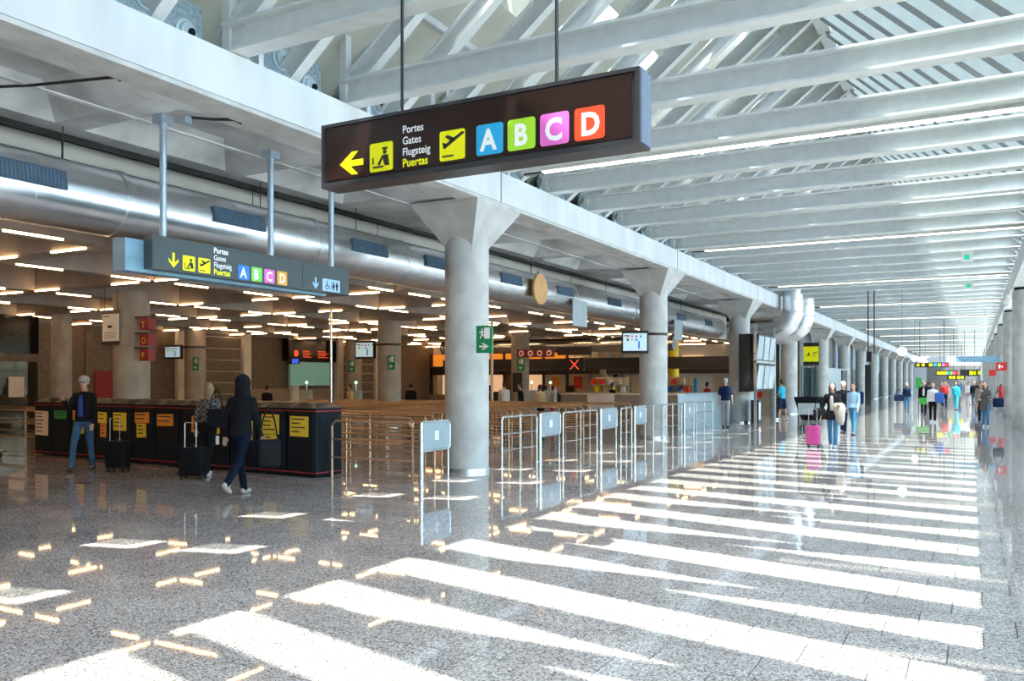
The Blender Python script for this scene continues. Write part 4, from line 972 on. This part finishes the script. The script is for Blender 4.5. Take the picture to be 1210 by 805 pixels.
for x in (-4.02, -3.78): B().box(x, x + 0.05, snap(40) - .02, snap(40) + .03, 2.9, 5.632).build('post', 'sign_frame', t)
B().box(-4.05, -3.85, snap(40) - 0.1, snap(40) + 0.1, 2.55, 3.0).build('camera_box', 'black', t)
t = thing('green_totem', 'bright green panel on a thin post at the left of the far hall', 'sign', (-3.0, 62, 0)); B().box(-3.35, -3.0, 62, 62.1, 1.25, 1.95).build('panel', 'cgreen', t); B().box(-3.2, -3.15, 62.02, 62.08, 0, 1.2).build('post', 'black', t)
block('dark_totem', 'dark upright display beside the green totem', 'display', -6.9, -6.5, 66, 66.2, 0.0, 2.9, 'black')
# right column fittings
t = thing('hydrant_sign', 'red fire hose sign on the right hand columns, nearest one', 'sign', (1.15, 44, 2.2)); B().box(0.92, 1.36, 44.94, 45.02, 2.20, 2.58).build('plate', 'red', t); polys([[(1.02, 2.3), (1.10, 2.3), (1.10, 2.48), (1.02, 2.48)], [(1.13, 2.35), (1.2, 2.35), (1.2, 2.42), (1.13, 2.42)]], 'white', MT((0, 44.938, 0), (1, 0, 0), (0, 0, 1)), t, 'pictogram', 0.0)
t = thing('hydrant_sign', 'small red fire sign farther down the right columns', 'sign', (1.1, 66, 2.2)); B().box(0.95, 1.36, 66.38, 66.45, 2.1, 2.5).build('plate', 'red', t)
t = thing('fire_extinguisher', 'red fire extinguisher on the third visible right column', 'extinguisher', (1.1, 44.7, 0.95)); B().cyl((1.12, 45.02, 0.92), (1.12, 45.02, 1.42), 0.10, 18).ball((1.12, 45.02, 1.42), (0.10, 0.10, 0.08), 14).build('cylinder', 'red', t, smooth=True); B().cyl((1.12, 45.02, 1.48), (1.12, 45.02, 1.58), 0.03, 10).build('valve', 'black', t); B().tube([(1.12, 45.02, 1.55), (0.98, 45.0, 1.45), (0.97, 45.0, 1.1)], 0.015, 6).build('hose', 'black', t)
t = thing('dome_camera', 'white dome camera under the right header beam', 'camera', (1.15, 37, 4.5)); B().cyl((1.15, 37, 4.75), (1.15, 37, 4.98), 0.06, 12).build('stem', 'white', t); B().cyl((1.15, 37, 4.62), (1.15, 37, 4.78), 0.16, 18).build('housing', 'white', t, smooth=True); B().ball((1.15, 37, 4.62), (0.13,) * 3, 16).build('dome', 'paper', t, smooth=True)

# ================================================================ PEOPLE
def remesh(b, name, m, parent, vox):
    me = bpy.data.meshes.new('t'); b.bm.to_mesh(me); b.bm.free()
    o = bpy.data.objects.new('t', me); COL.objects.link(o)
    md = o.modifiers.new('r', 'REMESH'); md.mode = 'VOXEL'; md.voxel_size = vox
    m3 = o.modifiers.new('s', 'SMOOTH'); m3.factor = 0.5; m3.iterations = 2
    dg = bpy.context.evaluated_depsgraph_get(); me2 = bpy.data.meshes.new_from_object(o.evaluated_get(dg)); me2.name = name
    COL.objects.unlink(o); bpy.data.objects.remove(o); bpy.data.meshes.remove(me)
    for p in me2.polygons: p.use_smooth = True
    me2.materials.clear(); me2.materials.append(M[m])
    r = bpy.data.objects.new(name, me2); COL.objects.link(r); r.parent = parent
    return r
def person(label, x, y, heading, h=1.72, legs=((15, 5), (-12, 10)), arms=((10, 8, 15), (-10, 8, 15)), lean=3, top='cblack', tlen=0.92, sleeves='long', bottom='jean', bkind='trousers', hair='hair_dark', hstyle='short', shoe='shoe', vox=0.014, face=True, female=False, hturn=0, group=None, skirt=None, open_front=None, z0=0.0):
    t = thing('person', label, 'person', (x, y, z0), math.radians(heading), group)
    k = h / 1.75
    V = lambda a, b_, c: Vector((a * k, b_ * k, c * k))
    R = lambda v: v * k
    la = math.radians(lean)
    def L_(v):      # lean about hips
        p = V(0, 0, .95); d = v - p
        return p + Vector((d.x, d.y * math.cos(la) + d.z * math.sin(la), -d.y * math.sin(la) + d.z * math.cos(la)))
    hw = .088
    joints = []
    for sgn, (a, kn) in zip((-1, 1), legs):
        a = math.radians(a); kn = math.radians(kn); hp = V(sgn * hw, 0, .92)
        kp = hp + V(0, .44 * math.sin(a), -.44 * math.cos(a)); ap = kp + V(0, .42 * math.sin(a - kn), -.42 * math.cos(a - kn))
        joints.append((hp, kp, ap, a - kn))
    low = min(j[2].z for j in joints); dz = R(.085) - low
    up = Vector((0, 0, dz))
    joints = [(hp + up, kp + up, ap + up, q) for hp, kp, ap, q in joints]
    sw = .155 if female else .172
    AR = []
    for sgn, (f, ab, e) in zip((-1, 1), arms):
        f = math.radians(f); ab = math.radians(ab); e = math.radians(e)
        sp = L_(V(sgn * sw, 0, 1.385)) + up
        ep = sp + V(sgn * .28 * math.sin(ab), .28 * math.sin(f) * math.cos(ab), -.28 * math.cos(f) * math.cos(ab))
        fd = Vector((sgn * math.sin(ab) * .5 - sgn * 0.12 * math.sin(e), math.sin(f + e), -math.cos(f + e))).normalized()
        wp = ep + fd * R(.245); hp_ = wp + fd * R(.09)
        AR.append((sp, ep, wp, hp_, fd))
    hc = L_(V(0, .02, 1.635)) + up
    HR = Matrix.Rotation(math.radians(hturn), 3, 'Z')
    # ---- body, one surface
    b = B(); n = 12
    def ring(z, rx, ry, cy=0): 
        return [L_(V(rx * math.cos(2 * PI * i / n), cy + ry * math.sin(2 * PI * i / n), z)) + up for i in range(n)]
    wa, ch_, hp_w = (.115, .145, .165) if female else (.135, .165, .155)
    b.loft([ring(.90, .09, .07), ring(.95, hp_w - .03, .08), ring(1.08, wa, .085), ring(1.25, ch_, .105), ring(1.36, ch_ - .005, .095), ring(1.42, .10, .065), ring(1.48, .05, .05)])
    b.capsule(L_(V(0, -.005, 1.44)) + up, hc + Vector((0, -R(.01), -R(.08))), R(.055), R(.05), n)
    b.ball(hc + V(0, -.01, .02), (R(.076), R(.095), R(.1)), 14, HR); b.ball(hc + HR @ V(0, .02, -.055), (R(.055), R(.065), R(.06)), 12, HR)
    b.ball(hc + HR @ V(0, .098, -.015), (R(.014), R(.018), R(.025)), 8)
    for sg in (-1, 1): b.ball(hc + HR @ V(sg * .078, -.005, -.005), (R(.012), R(.022), R(.032)), 8)
    for (hp, kp, ap, q) in joints:
        b.capsule(hp, kp, R(.075), R(.05), n); b.capsule(kp, ap, R(.05), R(.035), n)
    for (sp, ep, wp, hd, fd) in AR:
        b.capsule(sp, ep, R(.05), R(.038), n); b.capsule(ep, wp, R(.037), R(.026), n)
        q = fd.to_track_quat('Z', 'X').to_matrix()
        b.ball(wp + fd * R(.05), (R(.018), R(.038), R(.052)), 10, q)
        if vox < 0.016:
            for i, (off, ln) in enumerate(((-.030, .062), (-.010, .075), (.011, .070), (.031, .055))):
                s0 = wp + fd * R(.085) + q @ V(0, off, 0); s1 = s0 + fd * R(ln * .55); s2 = s1 + (fd * .7 + Vector((0, .5, 0)) * 0.5).normalized() * R(ln * .5)
                b.capsule(s0, s1, R(.0085), R(.008), 6); b.capsule(s1, s2, R(.008), R(.007), 6)
            s0 = wp + fd * R(.035) + q @ V(0, .03, 0); b.capsule(s0, s0 + q @ V(0, .03, .045), R(.011), R(.009), 6)
        else: b.ball(wp + fd * R(.11), (R(.016), R(.03), R(.04)), 8, q)
    for (hp, kp, ap, qa) in joints: b.ball(ap + V(0, .03, -.035), (R(.035), R(.08), R(.035)), 8)
    remesh(b, 'body', 'skin', t, R(vox) * 0.85)
    # ---- top
    b = B()
    rr = .022
    zb = tlen
    b.loft([ring(zb, (hp_w + rr + (.03 if zb < .85 else 0)), .118 + rr * .3), ring(max(zb + .04, .98), hp_w + rr * .6, .108 + rr * .5), ring(1.08, wa + rr, .088 + rr), ring(1.25, ch_ + rr, .105 + rr), ring(1.37, ch_ + rr + .012, .098 + rr), ring(1.43, ch_ - .012, .088), ring(1.475, .075, .064)])
    for (sp, ep, wp, hd, fd) in AR:
        b.capsule(sp, ep if sleeves == 'long' else sp + (ep - sp) * .7, R(.066), R(.054) if sleeves == 'long' else R(.058), n)
        if sleeves == 'long': b.capsule(ep, ep + (wp - ep) * .97, R(.051), R(.038), n)
    remesh(b, 'jacket' if sleeves == 'long' else 'shirt', top, t, R(max(vox, .013)))
    # ---- bottom
    b = B()
    if bkind == 'skirt':
        b.loft([ring(1.0, hp_w + .0, .105), ring(.85, .19, .14), ring(.55, .24, .19)])
    else:
        b.loft([ring(.82, .125, .09), ring(.93, hp_w + .004, .112), ring(1.03, wa + .015, .098)])
        for (hp, kp, ap, q) in joints:
            if bkind == 'shorts': b.capsule(hp, kp + (hp - kp) * .1, R(.095), R(.08), n)
            else:
                b.capsule(hp, kp, R(.090), R(.064), n); b.capsule(kp, ap + V(0, 0, -.01), R(.062), R(.052), n)
    remesh(b, 'trousers' if bkind != 'skirt' else 'skirt', bottom, t, R(max(vox, .013)))
    # ---- shoes
    for i, (hp, kp, ap, qa) in enumerate(joints):
        tilt = Matrix.Rotation(min(0.9, max(-0.6, qa)) if qa < 0 else 0.0, 3, 'X')
        bb = B(); c = ap + tilt @ V(0, .055, -.05)
        bb.ball(c, (R(.045), R(.13), R(.04)), 14, tilt); bb.ball(ap + tilt @ V(0, -.01, -.035), (R(.042), R(.055), R(.05)), 12, tilt)
        bb.build('shoe', shoe, t, local=True, smooth=True)
    # ---- hair / headgear
    b = B()
    if hstyle == 'hood':
        b.ball(hc + V(0, -.02, .015), (R(.112), R(.125), R(.14)), 16); b.loft([[(hc + V(rx_ * math.cos(q_ * PI / 8), -.02 + ry_ * math.sin(q_ * PI / 8), z_)) for q_ in range(16)] for z_, rx_, ry_ in ((-.24, .15, .10), (-.16, .125, .10), (-.06, .108, .11), (.02, .10, .11))])
        b.build('hood', top, t, local=True, smooth=True)
    else:
        b.ball(hc + HR @ V(0, -.028, .035), (R(.086), R(.094), R(.098)), 16, HR); b.ball(hc + HR @ V(0, -.06, -.02), (R(.078), R(.055), R(.07)), 12, HR)
        if hstyle == 'long':
            b.ball(hc + HR @ V(0, -.075, -.11), (R(.085), R(.045), R(.16)), 14, HR)
            for sg in (-1, 1): b.ball(hc + HR @ V(sg * .075, -.02, -.08), (R(.026), R(.045), R(.14)), 10, HR)
        if hstyle == 'bun': b.ball(hc + V(0, -.11, .09), (R(.04),) * 3, 10)
        b.build('hair', hair, t, local=True, smooth=True)
        if hstyle == 'cap':
            c_ = B(); c_.ball(hc + HR @ V(0, -.01, .06), (R(.096), R(.108), R(.085)), 18, HR).build('cap', 'cgrey', t, local=True, smooth=True)
            B().ball(hc + HR @ V(0, .11, .045), (R(.075), R(.075), R(.012)), 14, HR).build('cap_brim', 'cwhite', t, local=True, smooth=True)
    if face:
        for sg in (-1, 1): B().ball(hc + HR @ V(sg * .03, .083, .008), (R(.011), R(.008), R(.008)), 8).build('eye', 'ink', t, local=True)
        B().ball(hc + HR @ V(0, .083, -.062), (R(.022), R(.008), R(.006)), 8).build('mouth', 'cred', t, local=True)
        if hstyle == 'cap':
            b = B()
            for sg in (-1, 1): b.tube([hc + HR @ V(sg * .03 + .022 * math.cos(a), .096, .008 + .018 * math.sin(a)) for a in [i * PI / 4 for i in range(9)]], R(.002), 5)
            b.build('glasses', 'black', t, local=True)
    if open_front:
        B().loft([ring(z, w_, .0, 0) if False else [L_(V(w_ * math.cos(a), .085 + q_ , z)) + up + Vector((0, .012 * math.sin(a), 0)) for a in [2 * PI * i / 8 for i in range(8)]] for z, w_, q_ in ((1.0, .045, .03), (1.25, .05, .05), (1.4, .03, .035))]).build('shirt_front', open_front, t, local=True, smooth=True)
    return t, AR, t.matrix_basis
def wpt(t, v): return Matrix.Translation(t.location) @ Matrix.Rotation(t.rotation_euler.z, 4, 'Z') @ Vector(v)
def suitcase(label, x, y, rz, w=.38, dpt=.24, h=.55, m='case', hand=None, tilt=0.0, ribs=4):
    t = thing('suitcase', label, 'suitcase', (x, y, 0), rz)
    Rt = Matrix.Rotation(tilt, 4, 'X')
    def fin(b, n_, mm, sm=False):
        b.bm.transform(Rt); return b.build(n_, mm, t, local=True, smooth=sm)
    fin(B().rbox(-w / 2, w / 2, -dpt / 2, dpt / 2, .07, .07 + h, .04, 3), 'shell', m, True)
    b = B()
    for i in range(ribs): u = -w / 2 + w * (i + 1) / (ribs + 1); b.box(u - .012, u + .012, -dpt / 2 - .008, dpt / 2 + .008, .12, h + .02)
    fin(b, 'ribs', m)
    for sx_ in (-1, 1):
        for sy_ in (-1, 1):
            bb = B().cyl((sx_ * (w / 2 - .05) - .012, sy_ * (dpt / 2 - .04), .032), (sx_ * (w / 2 - .05) + .012, sy_ * (dpt / 2 - .04), .032), .032, 14).box(sx_ * (w / 2 - .05) - .02, sx_ * (w / 2 - .05) + .02, sy_ * (dpt / 2 - .04) - .02, sy_ * (dpt / 2 - .04) + .02, .045, .08)
            bb.build('wheel', 'black', t, local=True)
    hl = .42
    fin(B().tube([(-.10, -dpt / 2 + .03, .07 + h), (-.10, -dpt / 2 + .03, .07 + h + hl), (.10, -dpt / 2 + .03, .07 + h + hl), (.10, -dpt / 2 + .03, .07 + h)], .009, 8), 'pull_handle', 'chrome')
    fin(B().rbox(-.06, .06, -.02, .02, .07 + h, .07 + h + .035, .01), 'carry_handle', 'black')
    return t
def bag(label, x, y, z, w=.34, dpt=.14, h=.26, rz=0, m='case', strap=None, name='shoulder_bag', cat='bag'):
    t = thing(name, label, cat, (x, y, z), rz)
    B().rbox(-w / 2, w / 2, -dpt / 2, dpt / 2, 0, h, .045, 3).build('bag_body', m, t, local=True, smooth=True)
    if strap: B().tube([(-w / 2 + .03, 0, h - .02), (-w * .25, 0, h + strap * .6), (0, 0, h + strap), (w * .25, 0, h + strap * .6), (w / 2 - .03, 0, h - .02)], .012, 6).build('strap', m, t, local=True)
    B().box(-w * .35, w * .35, dpt / 2, dpt / 2 + .01, h * .2, h * .6).build('pocket', m, t, local=True)
    return t
# near group
person('man in a pale cap and glasses, dark jacket and jeans, pointing, beside the bins', -14.95, 10.25, 205, 1.78, legs=((-8, 4), (24, 14)), arms=((4, 10, 20), (38, 4, 88)), lean=-2, top='cblack', tlen=.90, bottom='jean', hstyle='cap', face=True, hturn=8, vox=.013, open_front='cblue')
suitcase('black wheeled suitcase beside the man in the cap', -14.15, 10.40, math.radians(20), .40, .26, .52)
person('blonde woman in a plaid shirt seen from behind, pulling a case', -12.10, 10.72, 20, 1.66, legs=((10, 5), (-10, 12)), arms=((-12, 14, 18), (5, 8, 35)), top='plaid', tlen=1.0, bottom='cblack', hair='hair_blonde', hstyle='long', female=True, shoe='shoew', face=False, vox=.013)
suitcase('black wheeled suitcase pulled by the blonde woman', -11.88, 10.20, math.radians(25), .44, .28, .50, tilt=0.0)
bag('dark shoulder bag at the right hip of the blonde woman', -11.76, 10.60, .88, .30, .16, .34, math.radians(30), strap=.36)
person('hooded person in black walking away, phone in the left hand', -9.58, 9.10, 12, 1.78, legs=((16, 4), (-24, 22)), arms=((-8, 16, 12), (6, 10, 16)), lean=4, top='cblack', tlen=.86, bottom='cdark', hstyle='hood', shoe='ccream', face=False, vox=.013)
bag('black bag hanging at the right side of the hooded person', -9.20, 9.28, .42, .34, .16, .42, math.radians(60), strap=.5)
o = B().rbox(-9.925, -9.865, 8.93, 8.945, .76, .89, .004).build('phone', 'paper'); tag(o, 'white phone in the left hand of the hooded person', 'phone')
# centre: woman with pink case and company
person('smiling woman with long dark hair, black cardigan and jeans, pulling a pink case', -3.17, 23.0, 176, 1.66, legs=((10, 4), (-8, 8)), arms=((12, 10, 75), (-6, 22, 14)), top='cblack', tlen=.74, bottom='jeanlight', hstyle='long', female=True, shoe='shoew', face=True, vox=.015, open_front='cgrey')
suitcase('pink hard shell wheeled suitcase', -3.62, 22.85, 0, .34, .25, .50, 'pinkcase')
bag('black handbag on the arm of the smiling woman', -3.50, 23.02, .72, .30, .14, .30, .3, strap=.25)
b = B().loft([[(-2.98 + (1.0 - z) * .1 + .17 * s_ * math.cos(a), 22.76 + .06 * math.sin(a), z) for a in [2 * PI * i / 12 for i in range(12)]] for z, s_ in ((.60, .35), (.72, .6), (.9, .75), (1.02, .95), (1.12, .8), (1.16, .4))])
o = b.build('draped_coat', 'ccream', smooth=True); tag(o, 'cream coat draped over the arm of the smiling woman', 'coat')
person('person with auburn hair and patterned top walking behind the smiling woman', -3.34, 28.8, 165, 1.64, top='spale', bottom='jeanlight', hair='hair_red', hstyle='bun', vox=.022, female=True)
person('person in black with a white hat beside the auburn haired walker', -3.74, 29.5, 175, 1.70, top='cblack', bottom='cnavy', hair='cwhite', vox=.022)
bag('navy backpack carried by the auburn haired walker', -3.20, 29.02, .98, .26, .18, .40, .4, 'cnavy', name='backpack')
# dark hooded pushchair
t = thing('pushchair', 'dark covered pushchair left of the smiling woman', 'pushchair', (-5.0, 31.0, 0))
B().loft([[(-5.0 + s_ * sx_, 31.0 + .8 * s_ * sy_, z) for sx_, sy_ in ((-1, -1), (1, -1), (1, 1), (-1, 1))] for z, s_ in ((.35, .26), (.55, .34), (1.12, .50), (1.16, .50))]).build('hood', 'case', t)
B().box(-5.35, -4.65, 30.55, 30.62, 0.55, .95).build('clear_cover', 'bluegrey', t)
for sx_ in (-1, 1):
    for sy_ in (-1, 1): B().cyl((-5 + sx_ * .26, 31 + sy_ * .3, .09), (-5 + sx_ * .30, 31 + sy_ * .3, .09), .09, 14).build('wheel', 'black', t); B().cyl((-5 + sx_ * .27, 31 + sy_ * .3, .09), (-5 + sx_ * .2, 31 + sy_ * .15, .4), .015, 8).build('leg', 'black', t)
B().tube([(-4.7, 31.3, 1.0), (-4.45, 31.6, 1.15), (-4.45, 31.2, 1.15)], .015, 6).build('push_handle', 'black', t)
person('man in a navy polo shirt and grey trousers, back turned, at the counter', -8.0, 31.0, 5, 1.80, legs=((3, 2), (-3, 2)), arms=((0, 10, 8), (0, 10, 8)), top='cnavy', tlen=.94, sleeves='short', bottom='cgrey', hair='hair_grey', shoe='shoe', face=False, vox=.02, lean=0)
person('man in a cyan shirt and navy shorts facing the departure screens', -7.35, 38.2, 70, 1.76, legs=((8, 3), (-8, 5)), arms=((10, 5, 70), (5, 8, 60)), top='ccyan', sleeves='short', bottom='cnavy', bkind='shorts', shoe='shoew', vox=.022, lean=4)
person('woman in a plaid coat and jeans walking near the right columns', .40, 36.0, 172, 1.66, legs=((8, 3), (-8, 8)), arms=((30, 6, 70), (5, 14, 20)), top='plaid', tlen=.66, bottom='jeanlight', hstyle='long', female=True, shoe='shoew', vox=.022)
bag('dark tote bag of the woman in the plaid coat', .82, 36.1, .75, .36, .14, .34, .2, 'cnavy', strap=.3)
person('person in brown behind the woman in the plaid coat', .30, 38.6, 178, 1.72, top='wood', bottom='cblack', vox=.03)
person('woman in dark coat with a large bag, leftmost of the three walkers', -3.25, 51.9, 178, 1.62, top='cnavy', bottom='jeanlight', hair='hair_blonde', hstyle='long', vox=.03, female=True)
bag('large dark travel bag of the leftmost walker', -3.62, 51.4, .62, .50, .25, .36, 0, 'cnavy', strap=.3)
person('walker in black jacket with white top, middle of the three walkers', -2.20, 47.5, 180, 1.72, top='cblack', bottom='cblack', vox=.028, open_front='cwhite')
bag('bright green bag of the middle walker', -2.17, 47.2, .55, .42, .16, .34, 0, 'cgreen', name='carrier_bag')
person('walker in white top and black trousers, rightmost of the three walkers', -1.48, 39.2, 182, 1.64, top='cwhite', bottom='cblack', hair='hair_blonde', shoe='shoew', vox=.026, female=True)
bag('blue backpack held by the walker in white', -1.22, 38.95, .82, .32, .2, .42, 0, 'blueback', name='backpack')
crowd = [(-2.6, 62, 'cnavy', 'jean', 'in a navy top and jeans, left end of the far crowd'), (-1.9, 66, 'wood', 'cblack', 'in brown beside the left end of the far crowd'), (-1.6, 60, 'cred', 'cnavy', 'in red in the far crowd'), (-0.9, 57, 'ccyan', 'ccyan', 'in light blue from head to toe, centre of the far crowd'), (-0.3, 70, 'cwhite', 'cgrey', 'in white, right of the light blue one'), (0.05, 62, 'cblack', 'jean', 'in black and jeans in the far crowd'), (0.35, 58, 'cnavy', 'cgrey', 'in navy and pale trousers, right end of the far crowd'), (-3.6, 80, 'cblack', 'cblack', 'all in black, far off to the left'), (-2.2, 88, 'ccream', 'jean', 'in cream, far off behind the red one'), (0.4, 84, 'cblack', 'cgrey', 'in black and grey, farthest on the right'), (-1.2, 92, 'cblue', 'cblack', 'in bright blue, farthest in the hall')]
for x, y, a_, b_, lab in crowd: person('small distant person ' + lab, x, y, random.choice([0, 175, 185]), random.uniform(1.62, 1.78), top=a_, bottom=b_, vox=.04, face=False)
# check-in hall people
inner = [(-20.6, 25.0, 'cyellow', 'cblack', 'in pale yellow behind the rightmost bins'), (-20.6, 27.6, 'cwhite', 'cblack', 'in white with dark waistcoat behind the queue rails'), (-19.9, 27.9, 'cblack', 'cblack', 'in black beside a green lamp kiosk'), (-19.5, 30.5, 'ccream', 'cgrey', 'in cream left of the screen column'), (-16.2, 29.0, 'cwhite', 'cnavy', 'in white seen left of the foremost big column'),
         (-14.7, 27.6, 'cblack', 'cblack', 'in black with a blue strap, right of the foremost big column'), (-14.4, 28.6, 'cyellow', 'cblack', 'in sandy top just behind the black dressed one'), (-13.4, 27.6, 'ccream', 'cred', 'in cream and red near the kiosks'), (-12.3, 30.6, 'cblack', 'cblack', 'in black behind the tan counter'), (-10.6, 34.0, 'cyellow', 'cblack', 'in yellow behind the counter end'), (-10.1, 36.0, 'cred', 'cblack', 'in red behind the counter end'), (-23.5, 21.0, 'cblack', 'cblack', 'in black just left of the hooded person'), (-21.9, 22.0, 'cblack', 'cblack', 'in black just right of the hooded person')]
for x, y, a_, b_, lab in inner: person('check-in hall person ' + lab, x, y, random.uniform(-60, 200), random.uniform(1.5, 1.68), top=a_, bottom=b_, vox=.03, face=False, legs=((4, 2), (-4, 2)))
person('person in a purplish top at the left frame edge behind a trolley', -19.75, 10.0, 60, 1.72, top='cpink', bottom='cblack', vox=.02, legs=((4, 2), (-4, 2)), arms=((30, 5, 40), (30, 5, 40)), face=False)
# luggage trolley at the left frame edge
t = thing('luggage_trolley', 'steel luggage trolley cut by the left frame edge', 'trolley', (-19.2, 10.6, 0))
B().tube([(-19.15, 10.5, .16), (-19.45, 10.1, .95), (-19.85, 10.5, .95), (-19.55, 10.95, .16)], .02, 8).build('handle_frame', 'chrome', t)
B().tube([(-19.55, 10.95, .16), (-18.9, 11.1, .14), (-18.8, 10.7, .14), (-19.15, 10.5, .16)], .02, 8).build('base_frame', 'chrome', t)
B().tube([(-19.28, 10.33, .5), (-19.7, 10.75, .5)], .015, 8).build('crossbar', 'chrome', t)
for p in ((-19.15, 10.5), (-19.55, 10.95), (-18.85, 10.9)): B().cyl((p[0] - .02, p[1], .07), (p[0] + .02, p[1], .07), .07, 14).build('wheel', 'black', t)
o = B().box(-13.2, -12.85, 8.85, 9.05, 0.0005, 0.004).build('floor_hatch', 'black'); tag(o, 'small dark hatch plate in the floor before the bins', 'hatch')
